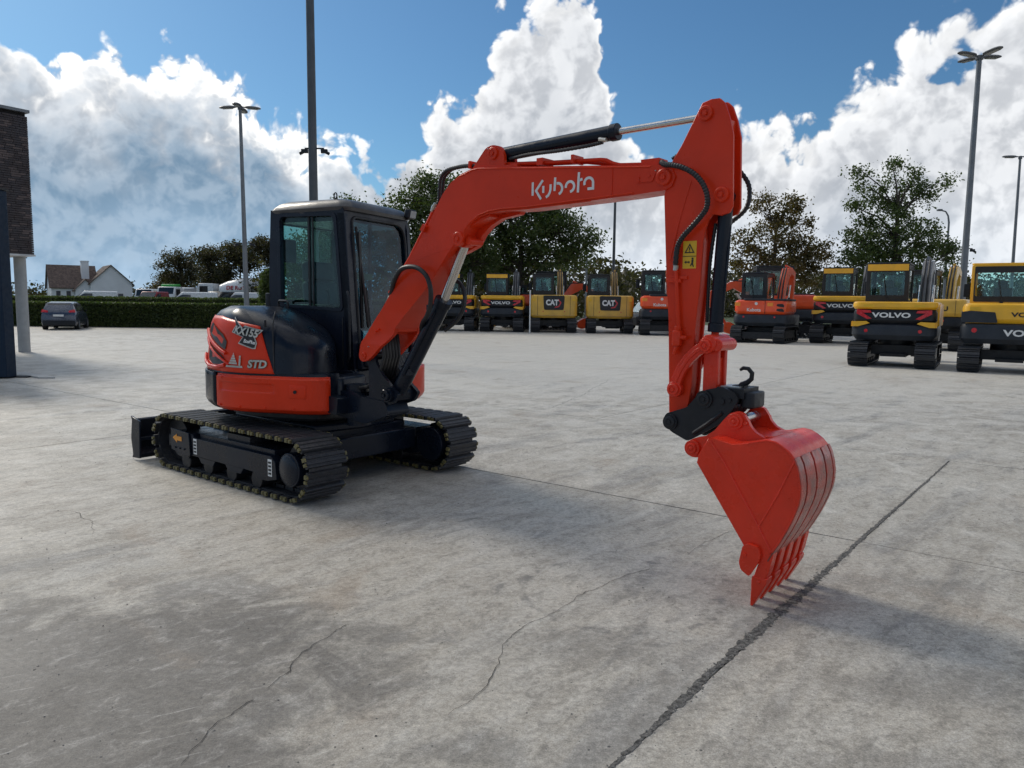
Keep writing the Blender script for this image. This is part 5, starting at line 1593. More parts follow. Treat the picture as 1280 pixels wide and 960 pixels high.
m_i = place('volvo', (9.95, 20.2), 32, 1.04, 'yellow and black excavator with red claw shaped tail lamps, in front of the dark oak', GV)
m_j = place('kom', (15.4, 28.6), 36, 1.14, 'plain ochre excavator half hidden behind the nearer yellow one with claw lamps', 'ochre excavator in the parked row')
del m_j['group']
m_k = place('volvo2', (12.05, 18.6), 33, 1.0, 'excavator with yellow cab and hood at the right edge, white letters on dark counterweight', GV)
# machines standing behind the row, of which mostly the boom shows
m_l = make_machine('kub', 'red boom of a small excavator reaching left behind the orange red compact excavator', (13.9, 40.0, 0), R(172), 1.38, GK, boomkind='low')
m_m = make_machine('kub', 'red boom of a small excavator showing between the two ochre excavators', (1.75, 47.0, 0), R(2), 1.35, GK, boomkind='low')
m_n = make_machine('cat', 'yellow boom of an excavator showing between the two left yellow and black ones', (.55, 48.5, 0), R(184), 1.0, GC, boomkind='low')

# ---- dark van behind the row
t = thing('parked_van', 'dark van with a pale windscreen behind the gap right of the ochre excavators', 'van', (9.0, 48.5, 0), R(-150)); t.scale = (.85, .85, .85)
b = B()
b.loft([[(x_, y_ * k, z_) for x_, y_, z_ in ((-2.3, -.95, .35), (-2.3, .95, .35), (-2.3, .90, 2.0), (-2.3, -.90, 2.0))] for k in (1,)] +
       [[(x_, y_, z_) for x_, y_, z_ in ((1.1, -.97, .3), (1.1, .97, .3), (1.0, .88, 2.05), (1.0, -.88, 2.05))],
        [(x_, y_, z_) for x_, y_, z_ in ((1.75, -.95, .3), (1.75, .95, .3), (1.7, .85, 1.25), (1.7, -.85, 1.25))],
        [(x_, y_, z_) for x_, y_, z_ in ((2.45, -.85, .35), (2.45, .85, .35), (2.4, .75, .95), (2.4, -.75, .95))]])
vb = b.build('body', BLKP, t, bevel=.05)
B().add([(1.06, -.80, 1.98), (1.06, .80, 1.98), (1.76, .78, 1.28), (1.76, -.78, 1.28)], [(0, 1, 2, 3)]).build('windscreen', mat('pale windscreen', (.35, .45, .5), .1), vb, smooth=False, solid=.01)
for x_ in (-1.5, 1.6):
    for s_ in (-1, 1):
        B().cyl((x_, s_ * .75, .34), (x_, s_ * .98, .34), .34, n=20).build('wheel', BLKP, t)
tag(B().cyl((.90, 40.6, 0), (.90, 40.6, 2.25), .035, n=12).build('white_post', WHITE), 'thin white post beside the left ochre excavator', 'post')

# ============================================================ lamp posts
def lamp_head(parent, c, ang, L, w=.20, tilt=6):
    M_ = Matrix.Translation(c) @ Matrix.Rotation(R(ang), 4, 'Z') @ Matrix.Rotation(R(-tilt), 4, 'Y')
    b = B(); b.M = M_
    rings = []
    for x_, hw_, h_ in ((0.12, .035, .035), (.22, .06, .05), (.30, w * .42, .07), (.45, w * .5, .085), (.75 * L, w * .5, .08), (.92 * L, w * .36, .06), (L, w * .12, .02)):
        ring = []
        for k in range(12):
            a_ = 2 * math.pi * k / 12
            z_ = math.sin(a_) * h_ * (1.0 if math.sin(a_) > 0 else .55)
            ring.append((x_, math.cos(a_) * hw_, z_ + .02))
        rings.append(ring)
    b.loft(rings)
    o = b.build('lamp_head', LAMPH, parent)
    b = B(); b.M = M_
    b.add([(.34, -w * .3, -.035), (.34, w * .3, -.035), (L * .85, w * .28, -.032), (L * .85, -w * .28, -.032)], [(0, 1, 2, 3)])
    b.build('lens', LENS, o, smooth=False, solid=.006)
def camera_pod(parent, z_, sides, r_):
    for ang, d in sides:
        M_ = Matrix.Translation((0, 0, z_)) @ Matrix.Rotation(R(ang), 4, 'Z')
        b = B(); b.M = M_
        b.box(r_ * .6, r_ + d, -.02, .02, -.02, .02)
        b.rbox(r_ + d - .09, r_ + d + .10, -.05, .05, -.13, -.02, .02)
        b.cyl((r_ + d + .05, 0, -.10), (r_ + d + .15, 0, -.15), .045, n=10)
        b.build('security_camera', BLK, parent, bevel=.005)
def lamp_post(name, label, loc, h, r0, r1, heads, m_=POLE, lean=(0, 0), cams=(), group='tall lamp posts around the yard', L=.95, w=.34, tilt=6):
    t = thing(name, label, 'lamp post', loc, 0, group)
    t.rotation_euler = (R(lean[1]), R(lean[0]), 0)
    b = B(); b.cyl((0, 0, -.02), (0, 0, h), r0, r1, n=18); b.cyl((0, 0, 0), (0, 0, .5), r0 * 1.12, n=18)
    b.build('pole', m_, t)
    if heads:
        b = B(); b.cyl((0, 0, h - .1), (0, 0, h + .06), r1 * 1.6, n=14); b.build('collar', LAMPH, t)
    for a_ in heads: lamp_head(t, (0, 0, h), a_, L, w, tilt)
    for (zc_, sides) in cams: camera_pod(t, zc_, sides, r1)
    return t
lamp_post('lamp_post', 'tall lamp post with four heads standing at the hedge left of the cab', (-12.75, 37.0, 0), 10.5, .13, .07, (5, 95, 185, 275), GALV, (-.55, 0), [(4.25, ((0, .28), (180, .28)))], L=.95, w=.36, tilt=-4)
lamp_post('lamp_post', 'thick dark pole rising behind the red excavator cab out of the top', (-5.75, 22.5, 0), 14.0, .135, .105, (0, 90, 180, 270), POLE, (-.2, 0), [(5.9, ((0, .22), (180, .12)))])
lamp_post('lamp_post', 'tallest lamp post at the right, four heads, behind the yellow excavators', (19.15, 33.0, 0), 11.9, .15, .095, (15, 105, 195, 285), GALV, (.0, 0), [(4.1, ((0, .2),))], L=1.08, w=.40, tilt=4)
lamp_post('lamp_post', 'slim lamp post at the right edge above the yellow cab', (28.0, 43.5, 0), 9.9, .10, .06, (0, 180), GALV, (-.6, 0), L=1.0, w=.30, tilt=0)
lamp_post('lamp_post', 'slim dark lamp post seen under the boom, its head hidden by it', (6.9, 53.5, 0), 9.8, .12, .08, (0, 180), POLE, (0, 0))
def curved_lamp(label, loc, h, out, r0=.06):
    t = thing('street_lamp', label, 'lamp post', loc, 0, 'small street lamps beyond the yard')
    b = B(); b.tube([(0, 0, 0), (0, 0, h * .5), (0, 0, h - .9), (out * .15, 0, h - .4), (out * .5, 0, h - .08), (out, 0, h)], [r0, r0, r0 * .8, r0 * .7, r0 * .6, r0 * .6], n=10)
    b.build('pole', GALV, t)
    b = B(); b.rbox(min(out, out * 1.6), max(out, out * 1.6), -.14, .14, h - .04, h + .10, .05); b.build('lamp_head', LAMPH, t)
curved_lamp('small curved street lamp just left of the tallest right lamp post', (33.4, 60, 0), 9.0, -.6, .09)
curved_lamp('small pale street lamp seen in the gap right of the big tree', (6.6, 70, 0), 7.1, -.5, .09)
curved_lamp('thin distant street lamp seen left of the white house', (-61, 95, 0), 6.3, .9, .09)

# ============================================================ plants
LEAF_G = leafmat('oak leaves', (0.042, 0.070, 0.018), (0.066, 0.098, 0.026), (0.12, 0.12, 0.035))
LEAF_B = leafmat('browning oak leaves', (0.060, 0.058, 0.018), (0.115, 0.080, 0.025), (0.17, 0.095, 0.03))
LEAF_D = leafmat('dark autumn leaves', (0.030, 0.036, 0.016), (0.060, 0.052, 0.022), (0.10, 0.065, 0.03))
LEAF_H = leafmat('hedge leaves', (0.045, 0.070, 0.018), (0.075, 0.100, 0.026), (0.11, 0.13, 0.035))
BARK = mat('bark', (0.055, 0.045, 0.035), 0.9, var=.3, vs=6, bump=.5, bs=20)
def leaves(b, c, n, spread, size, rr, flat=.75):
    vs, fs = [], []
    o = len(b.v)
    for k in range(n):
        x_ = c[0] + rr.gauss(0, spread); y_ = c[1] + rr.gauss(0, spread); z_ = c[2] + rr.gauss(0, spread * flat)
        s_ = size * rr.uniform(.6, 1.35)
        a_ = rr.uniform(0, 6.283); e_ = rr.gauss(0, .7); ca, sa, ce, se = math.cos(a_), math.sin(a_), math.cos(e_), math.sin(e_)
        u1, u2, u3 = ca * ce * s_, sa * ce * s_, se * s_
        r_ = rr.uniform(0, 6.283); w_ = s_ * .62
        v1 = (-sa * math.cos(r_) - ca * se * math.sin(r_)) * w_; v2 = (ca * math.cos(r_) - sa * se * math.sin(r_)) * w_; v3 = ce * math.sin(r_) * w_
        i = len(b.v)
        b.v += [(x_ - u1 * .5, y_ - u2 * .5, z_ - u3 * .5), (x_ + v1 * .5, y_ + v2 * .5, z_ + v3 * .5), (x_ + u1 * .5, y_ + u2 * .5, z_ + u3 * .5), (x_ - v1 * .5, y_ - v2 * .5, z_ - v3 * .5)]
        b.f.append((i, i + 1, i + 2, i + 3)); b.mi.append(0)
def tree(name, label, cat, loc, trunk_h, blobs, leaf, seed, clusters, per, lsize, spread, r_tr=.25, group=None, limbs=True, gap=.0):
    """blobs: (x, y, z, r) lobes of the crown. limbs run from the trunk into every lobe, twigs on to the leaf clusters"""
    rr = random.Random(seed)
    t = thing(name, label, cat, loc, 0, group)
    top = max(z_ for x_, y_, z_, r_ in blobs)
    wood = B(); crown = B()
    P = []; x_ = y_ = 0
    nseg = 7
    for k in range(nseg + 1):
        P.append((x_, y_, top * .86 * k / nseg)); x_ += rr.uniform(-.12, .12) * top * .06; y_ += rr.uniform(-.12, .12) * top * .06
    wood.tube(P, [r_tr * (1.25 if k == 0 else 1) * (1 - .82 * k / nseg) for k in range(nseg + 1)], n=9)
    tot = sum(r_ ** 2 for *_, r_ in blobs)
    for (bx, by, bz, br) in blobs:
        zs_ = max(trunk_h * .7, min(bz - br * .4 - math.hypot(bx, by) * .55, top * .75)); k = zs_ / (top * .86) * nseg; i = min(int(k), nseg - 1)
        s0 = Vector(P[i]).lerp(Vector(P[i + 1]), k - i); c = Vector((bx, by, bz))
        mid = s0.lerp(c, .5) + Vector((rr.uniform(-.1, .1), rr.uniform(-.1, .1), .06)) * (c - s0).length
        rl = r_tr * .36 * min(1, br / 1.6 + .3)
        LP = [s0, s0.lerp(mid, .5) + Vector((0, 0, -.03)) * (c - s0).length, mid, mid.lerp(c, .5), c]
        wood.tube(LP, [rl, rl * .85, rl * .65, rl * .5, rl * .3], n=6)
        n_ = max(3, int(clusters * br ** 2 / tot))
        for q in range(n_):
            # clusters gather near the surface of the lobe
            v = Vector((rr.gauss(0, 1), rr.gauss(0, 1), rr.gauss(0, 1))).normalized()
            rad = br * rr.uniform(.25, 1.0) ** .55 * (1 + .28 * noise.noise(v * 2.1 + Vector((bx, by, bz))))
            p = c + Vector((v.x, v.y, v.z * .86)) * rad
            g_ = noise.noise(p * (1.1 / max(br * .55, .5)) + Vector((seed, 0, 0)))
            if g_ < -.16 + gap: continue
            if p.z < trunk_h * .75: p.z = trunk_h * .75 + rr.random() * .3
            if limbs and q % 2 == 0:
                o_ = c if q % 4 else mid.lerp(c, .6)
                m2 = o_.lerp(p, .55) + Vector((rr.uniform(-.1, .1), rr.uniform(-.1, .1), rr.uniform(-.05, .1))) * br
                wood.tube([o_, m2, p], [rl * .28, rl * .17, rl * .06], n=4)
            nl = int(per * rr.uniform(.5, 1.5))
            leaves(crown, p, nl, spread * rr.uniform(.6, 1.25), lsize, rr)
    wood.build('trunk', BARK, t, fix=False)
    crown.build('crown', leaf, t, smooth=False, fix=False)
    return t
# px/m at 46 m is about 21: the central oak behind the row (photo x 575..745, top 215)
tree('oak_tree', 'broad green oak behind the ochre excavators, seen under the boom', 'tree', (0.5, 49.0, 0), 2.6,
     [(0, 0, 6.6, 2.2), (-2.4, .3, 5.9, 1.9), (2.3, -.3, 5.9, 1.9), (.6, .8, 8.0, 1.6), (-1.6, -.5, 7.9, 1.4), (3.4, .4, 4.7, 1.3), (2.0, .2, 7.5, 1.2), (-3.6, -.2, 4.4, 1.5), (-1.2, .9, 4.5, 1.7), (1.2, -.9, 4.4, 1.5), (-4.6, .4, 6.4, 1.3), (-3.3, .8, 7.6, 1.2), (4.2, -.1, 5.6, .8)],
     LEAF_G, 21, 800, 56, .18, .32, .34, 'large oaks standing behind the parked excavators', gap=-.06)
tree('oak_tree', 'dark green oak behind the cab and the lower boom', 'tree', (-4.8, 46.0, 0), 2.4,
     [(0, 0, 6.3, 1.9), (-1.1, .3, 7.6, 1.2), (1.0, .2, 7.9, 1.2), (-1.9, -.2, 5.4, 1.6), (1.8, .3, 5.6, 1.6), (-.2, .6, 8.6, .8), (-2.0, .4, 6.9, .9), (2.6, 0, 6.9, 1.1), (0, -.6, 4.3, 1.7), (-3.2, .2, 4.2, 1.4), (2.6, .4, 4.0, 1.5), (-2.9, .1, 5.9, .9), (-5.4, .3, 4.6, 1.6), (-6.6, .3, 5.9, 1.1), (-4.9, .2, 6.4, 1.3), (-7.6, .4, 4.0, 1.6)],
     LEAF_G, 33, 850, 52, .18, .33, .32, 'large oaks standing behind the parked excavators', gap=-.05)
tree('oak_tree', 'browning oak directly behind the orange red compact excavator', 'tree', (15.0, 44.5, 0), 2.3,
     [(0, 0, 5.4, 1.6), (-1.2, .3, 4.2, 1.3), (1.4, .3, 4.9, 1.3), (.5, .2, 7.1, 1.0), (-.6, -.2, 6.6, 1.0), (1.5, .1, 6.6, .8), (2.1, -.2, 4.1, 1.0), (-1.9, 0, 5.2, .8), (0, -.4, 3.6, 1.3), (1.0, .3, 7.7, .5), (-.7, .2, 7.6, .45), (2.5, .1, 5.1, .5), (1.8, .3, 3.2, .8)],
     LEAF_B, 8, 430, 56, .15, .24, .24, 'oaks at the right behind the parked row', gap=.05)
tree('oak_tree', 'tallest dark oak at the right, behind the yellow excavator with claw lamps', 'tree', (20.8, 43.0, 0), 2.6,
     [(0, 0, 5.7, 1.8), (-1.5, .3, 5.2, 1.3), (1.7, .3, 5.4, 1.4), (.1, .2, 7.6, 1.2), (-1.1, .4, 8.1, .8), (1.0, 0, 8.5, .9), (2.0, .3, 7.9, .8), (-.3, -.3, 9.2, .6), (-1.9, .2, 7.0, .6), (2.6, -.2, 4.2, 1.2), (-1.6, 0, 3.9, 1.3), (.5, -.4, 4.0, 1.5), (3.6, .2, 4.8, .8), (2.7, .1, 8.6, .5), (-1.8, .1, 9.0, .45)],
     LEAF_G, 15, 560, 56, .15, .24, .28, 'oaks at the right behind the parked row', gap=.05)
# left row of trees behind the trucks, about 95 m away
for i, (x_, y_, h_, w_, lab, sp_, lf) in enumerate((
        (-46.5, 108, 8.2, 3.0, 'sparse reddish tree at the left end of the tree row behind the trucks', .03, LEAF_D),
        (-41.0, 104, 8.6, 2.8, 'dark tree second from the left in the row behind the trucks', -.06, LEAF_D),
        (-36.0, 102, 8.9, 3.3, 'dark tree above the white mixer drum, left of the lamp post', -.10, LEAF_D),
        (-30.2, 98, 9.6, 3.4, 'tallest dark tree of the row, between lamp post and cab', -.10, LEAF_D),
        (-24.0, 99, 9.4, 3.6, 'dark tree of the row hidden behind the cab', -.10, LEAF_D),
        (-55.5, 125, 6.2, 3.0, 'small brown tree right of the white house gable', -.06, LEAF_B))):
    rr = random.Random(50 + i); bl = []
    for k in range(12):
        f_ = rr.random(); z_ = 2.4 + (h_ - 3.4) * f_; ww = w_ * (1 - .55 * f_)
        bl.append((rr.uniform(-ww, ww), rr.uniform(-1, 1), z_, rr.uniform(1.0, 1.6)))
    bl.append((0, 0, h_ - 1.0, 1.0))
    tree('autumn_tree', lab, 'tree', (x_, y_, 0), 1.4, bl, lf, 60 + i, 300, 44, .28, .45, .24, 'trees in the row behind the trucks', gap=sp_ + (0.06 if i == 0 else 0))
# distant wood on the right horizon
rr = random.Random(77); b = B()
for k in range(760):
    x_ = rr.uniform(-26, 95); y_ = rr.uniform(100, 125) if x_ > 12 else rr.uniform(78, 96)
    hh = 5.6 + 2.0 * noise.noise(Vector((x_ * .12, 0, 3))) + 1.4 * noise.noise(Vector((x_ * .5, 1, 3)))
    for q in range(3):
        leaves(b, (x_, y_, rr.uniform(.6, hh)), 22, .8, .55, rr)
tag(b.build('distant_wood', LEAF_D, kind='stuff', smooth=False, fix=False), 'low dark wood along the horizon behind the parked excavators', 'wood')
rr = random.Random(78); b = B()
for k in range(260):
    x_ = rr.uniform(-105, -58); y_ = rr.uniform(118, 130)
    hh = 3.2 + 1.2 * noise.noise(Vector((x_ * .2, 0, 3)))
    leaves(b, (x_, y_, rr.uniform(.4, hh)), 34, .7, .45, rr)
tag(b.build('distant_shrubs', LEAF_D, kind='stuff', smooth=False, fix=False), 'low shrubs around the white house', 'shrubs')
# hedges: clipped boxes grown with small leaves
def hedge(label, x0, x1, y0, y1, h, seed, n):
    rr = random.Random(seed)
    t = thing('hedge', label, 'hedge', ((x0 + x1) / 2, (y0 + y1) / 2, 0), 0, 'clipped hedges at the back of the yard')
    hx, hy = (x1 - x0) / 2, (y1 - y0) / 2
    B().box(-hx + .06, hx - .06, -hy + .10, hy - .10, 0, h - .09).build('inner_wood', mat('hedge inside', (0.018, 0.022, 0.010), .9), t)
    b = B()
    for k in range(n):
        f_ = rr.random()
        if f_ < .62: p = (rr.uniform(-hx, hx), -hy + abs(rr.gauss(0, .05)), rr.uniform(.03, h))
        else: p = (rr.uniform(-hx, hx), rr.uniform(-hy, hy), h - abs(rr.gauss(0, .04)) + .05 * noise.noise(Vector((p_x := rr.random(), 0, 0))))
        leaves(b, p, 2, .035, .10, rr)
    b.build('foliage', LEAF_H, t, smooth=False, fix=False)
hedge('long clipped hedge right behind the yard and the grey car', -32.0, -5.5, 41.9, 43.0, 1.30, 4, 36000)
hedge('second clipped hedge in front of the parked trucks and cars', -44.0, -7.0, 52.0, 53.2, 1.62, 5, 26000)
rr = random.Random(90)
t = thing('columnar_shrub', 'upright clipped evergreen just left of the cab', 'shrub', (-14.0, 44.4, 0))
B().cyl((0, 0, 0), (0, 0, 1.6), .10, .06, n=8).build('stem', BARK, t)
b = B()
for k in range(1500):
    z_ = rr.uniform(.2, 3.25); rad = .62 * (1 - max(0, z_ - 2.3) ** 2 * .75) * (0.9 + .12 * noise.noise(Vector((z_ * 2, 0, 0))))
    a_ = rr.uniform(0, 6.283); q = rr.random() ** .35
    leaves(b, (rad * q * math.cos(a_), rad * q * math.sin(a_), z_), 9, .07, .11, rr)
b.build('foliage', LEAF_H, t, smooth=False, fix=False)

# ============================================================ left office block
BRICKM = mat('dark brown brick', (0.060, 0.040, 0.040), .55, var=.45, vs=2.2, bump=.4, bs=60, c2=(0.035, 0.030, 0.036))
MORT = mat('mortar', (0.016, 0.015, 0.016), .95)
SLATE = mat('navy cladding', (0.006, 0.018, 0.038), .55, var=.10, spec=.25)
SOFF = mat('white soffit', (.55, .56, .56), .6)
t = thing('office_building', 'brick upper storey of the office block cut by the left edge, on a round column', 'building', (-16.02, 18.07, 0), math.atan2(.843, .538))
# local +x runs along the facade to its far corner, +y into the building
fl_, zb_, zt_ = 4.6, 2.78, 6.72
B().box(.0, fl_, .10, 5.0, zb_, zt_ - .06).build('wall_core', MORT, t)
b = B()
rr = random.Random(17)
nrow = int((zt_ - .12 - zb_) / .062)
for r_ in range(nrow):
    z0 = zb_ + r_ * .062; x_ = -(rr.random() * .2)
    while x_ < fl_ + .02:
        L_ = rr.choice((.20, .23, .26)); d_ = rr.uniform(0, .014)
        x0 = max(x_, 0); x1 = min(x_ + L_ - .008, fl_)
        if x1 - x0 > .03: b.box(x0, x1, .0 - d_, .11, z0, z0 + .052, 0 if rr.random() < .7 else 1)
        x_ += L_
BR2 = mat('grey brown brick', (0.080, 0.058, 0.055), .5, var=.4, vs=2.2, bump=.4, bs=60)
o = b.build('brickwork', [BRICKM, BR2], t, smooth=False, kind='stuff', fix=False)
b = B()
for r_ in range(nrow):
    z0 = zb_ + r_ * .062; y_ = .003
    while y_ < 5.0:
        b.box(fl_ - .02, fl_ + .004 + rr.uniform(0, .004), y_, min(y_ + .225, 5.0), z0, z0 + .052, 0); y_ += .235
b.build('brickwork', [BRICKM], t, smooth=False, kind='stuff', fix=False)
B().box(0, fl_ + .06, -.04, 5.05, zt_ - .06, zt_ + .02).build('roof_edge', GALV, t)
B().box(0, fl_ + .03, -.02, 5.0, zb_ - .05, zb_ - .003).build('soffit', SOFF, t)
tag(B().cyl((-14.15, 22.24, 0), (-14.15, 22.24, 2.76), .155, n=28).build('column', mat('pale concrete column', (.36, .37, .37), .6, var=.08)), 'round pale grey column under the brick storey', 'column')
t = thing('entrance_wall', 'dark navy clad wall in front of the column at the left edge', 'wall', (-9.82, 15.15, 0), math.atan2(.05, -1))
B().box(.0, 4.5, -.001, .28, .03, 3.62).build('cladding', SLATE, t, bevel=.01)
B().box(-.02, 4.5, -.04, .30, 3.625, 3.66).build('cap', BLK, t)
B().box(-.22, 4.5, -.35, .02, .0, .03).build('base_sill', BLK, t)
tag(B().plate([(-14.5, 15.2), (-9.75, 15.35), (-9.3, 15.0), (-9.0, 15.05), (-10.2, 15.95), (-14.5, 16.2)], .004, .035, plane='xy').build('threshold_slab', mat('pale threshold concrete', (.42, .42, .41), .7), kind='structure'), 'pale concrete threshold at the foot of the navy wall', 'threshold')
del bpy.data.objects['threshold_slab']['label']; del bpy.data.objects['threshold_slab']['category']

# ============================================================ grey hatchback
CARM = mat('grey metallic car paint', (0.060, 0.075, 0.11), .28, metal=.5, coat=.6, var=.05)
def car(name, label, loc, rz, m_, sc=1.0, group=None, cat='car'):
    t = thing(name, label, cat, loc, rz, group); t.scale = (sc, sc, sc)
    def ring(x, hw, z0, zb, hwr, zr):
        """cross-section: sill, belt, roof"""
        return [(x, -hw * .93, z0), (x, -hw, z0 + .18), (x, -hw, zb * .75 + z0 * .25), (x, -hw * .96, zb), (x, -hwr, zr - .05), (x, -hwr * .8, zr), (x, hwr * .8, zr), (x, hwr, zr - .05), (x, hw * .96, zb), (x, hw, zb * .75 + z0 * .25), (x, hw, z0 + .18), (x, hw * .93, z0)]
    b = B()
    b.loft([ring(-2.05, .74, .34, .72, .66, .90), ring(-1.98, .85, .26, .86, .78, 1.04), ring(-1.86, .88, .22, .92, .74, 1.22), ring(-1.58, .89, .20, .94, .66, 1.50), ring(-1.0, .89, .20, .93, .64, 1.56), ring(.1, .89, .20, .92, .63, 1.55), ring(.75, .89, .20, .93, .66, 1.38),
            ring(1.15, .88, .20, .92, .72, 1.02), ring(1.75, .84, .22, .80, .68, .90), ring(2.02, .70, .30, .62, .5, .72)])
    bd = b.build('body', m_, t, bevel=.0)
    GW = mat('dark car glass', (.02, .025, .03), .08, coat=.5)
    b = B(); b.add([(-1.905, -.58, 1.10), (-1.905, .58, 1.10), (-1.66, .54, 1.44), (-1.66, -.54, 1.44)], [(0, 1, 2, 3)]); b.build('rear_window', GW, t, smooth=False, solid=.01)
    for s_ in (-1, 1):
        B().add([(-1.55, s_ * .835, 1.05), (.85, s_ * .845, 1.02), (.45, s_ * .70, 1.42), (-1.35, s_ * .70, 1.45)], [(0, 1, 2, 3)]).build('side_window', GW, t, smooth=False, solid=.01)
        b = B(); b.add([(-1.99, s_ * .84, .98), (-2.03, s_ * .52, .96), (-2.0, s_ * .50, 1.06), (-1.93, s_ * .80, 1.14)], [(0, 1, 2, 3)]); b.build('tail_lamp', LRED, t, smooth=False, solid=.03)
        b = B(); b.rbox(.55, .72, s_ * .90 - .08, s_ * .90 + .12 * s_ + .08, .98, 1.12, .03); b.build('wing_mirror', BLK, t)
        for x_ in (-1.35, 1.35):
            w_ = B().cyl((x_, s_ * .68, .31), (x_, s_ * .90, .31), .31, n=24).build('wheel', BLKP, t)
            B().cyl((x_, s_ * .895, .31), (x_, s_ * .905, .31), .20, n=20).build('rim', GALV, w_)
    B().add([(-2.062, -.26, .74), (-2.062, .26, .74), (-2.05, .26, .85), (-2.05, -.26, .85)], [(0, 1, 2, 3)]).build('number_plate', WHITE, t, smooth=False, solid=.01)
    b = B(); b.rbox(-2.10, -1.9, -.80, .80, .22, .52, .08); b.build('bumper', BLK, t)
    B().box(-1.985, -1.95, -.10, .10, 1.0, 1.03).build('handle', GALV, t)
    return t
car('parked_car', 'grey hatchback parked rear end out in front of the hedge', (-22.8, 39.3, 0), R(110), CARM, .88)

# ============================================================ beyond the hedges
GC2 = 'vehicles parked beyond the hedges'
car('parked_car', 'dark blue car whose roof shows above the hedges below the house', (-33.5, 62, -.18), R(172), mat('blue car paint', (.02, .04, .14), .3, coat=.5), 1.1, GC2)
car('parked_car', 'red car whose roof shows above the hedges below the house', (-30.6, 61, -.12), R(172), mat('red car paint', (.35, .015, .03), .3, coat=.5), 1.1, GC2)
car('parked_car', 'white car between the red car and the white van', (-27.4, 60, -.22), R(175), mat('white car paint', (.7, .7, .7), .3, coat=.5), 1.1, GC2)
WP = mat('white vehicle paint', (.68, .70, .72), .35, coat=.3)
def van(label, loc, rz, m_, h=2.1, L=4.6, cat='van', name='delivery_van', sc=1.0):
    t = thing(name, label, cat, loc, rz, GC2); t.scale = (sc, sc, sc)
    b = B(); hl_ = L / 2
    def rg(x, hw, z0, z1): return [(x, -hw, z0), (x, -hw, z1 * .55), (x, -hw * .9, z1 - .06), (x, -hw * .8, z1), (x, hw * .8, z1), (x, hw * .9, z1 - .06), (x, hw, z1 * .55), (x, hw, z0)]
    b.loft([rg(-hl_, .92, .35, h - .05), rg(-hl_ + .2, .95, .3, h), rg(hl_ - 1.6, .95, .3, h), rg(hl_ - .9, .93, .3, h * .72), rg(hl_ - .1, .88, .3, h * .48), rg(hl_, .8, .4, h * .42)])
    b.build('body', m_, t, bevel=.03)
    G_ = mat('van glass', (.03, .04, .05), .1)
    B().add([(hl_ - 1.52, -.74, h - .08), (hl_ - 1.52, .74, h - .08), (hl_ - .86, .80, h * .74), (hl_ - .86, -.80, h * .74)], [(0, 1, 2, 3)]).build('windscreen', G_, t, smooth=False, solid=.02)
    for s_ in (-1, 1):
        B().add([(hl_ - 1.6, s_ * .90, h - .25), (hl_ - 1.0, s_ * .955, h * .74), (hl_ - 1.1, s_ * .965, h * .60), (hl_ - 2.3, s_ * .965, h * .60), (hl_ - 2.3, s_ * .90, h - .25)], [(0, 1, 2, 3, 4)]).build('side_window', G_, t, smooth=False, solid=.02)
        for x_ in (-hl_ + .9, hl_ - .8): B().cyl((x_, s_ * .72, .34), (x_, s_ * .97, .34), .34, n=18).build('wheel', BLKP, t)
    return t
van('white van sloping down to the left, right of the white car', (-30.0, 72, 0), R(200), WP, 2.2)
van('dark van next to the white one beyond the hedges', (-28.4, 75, 0), R(255), BLK, 2.3)
van('white van with dark window strip, left of the truck cabs', (-26.3, 76, 0), R(185), WP, 2.25, 4.8)
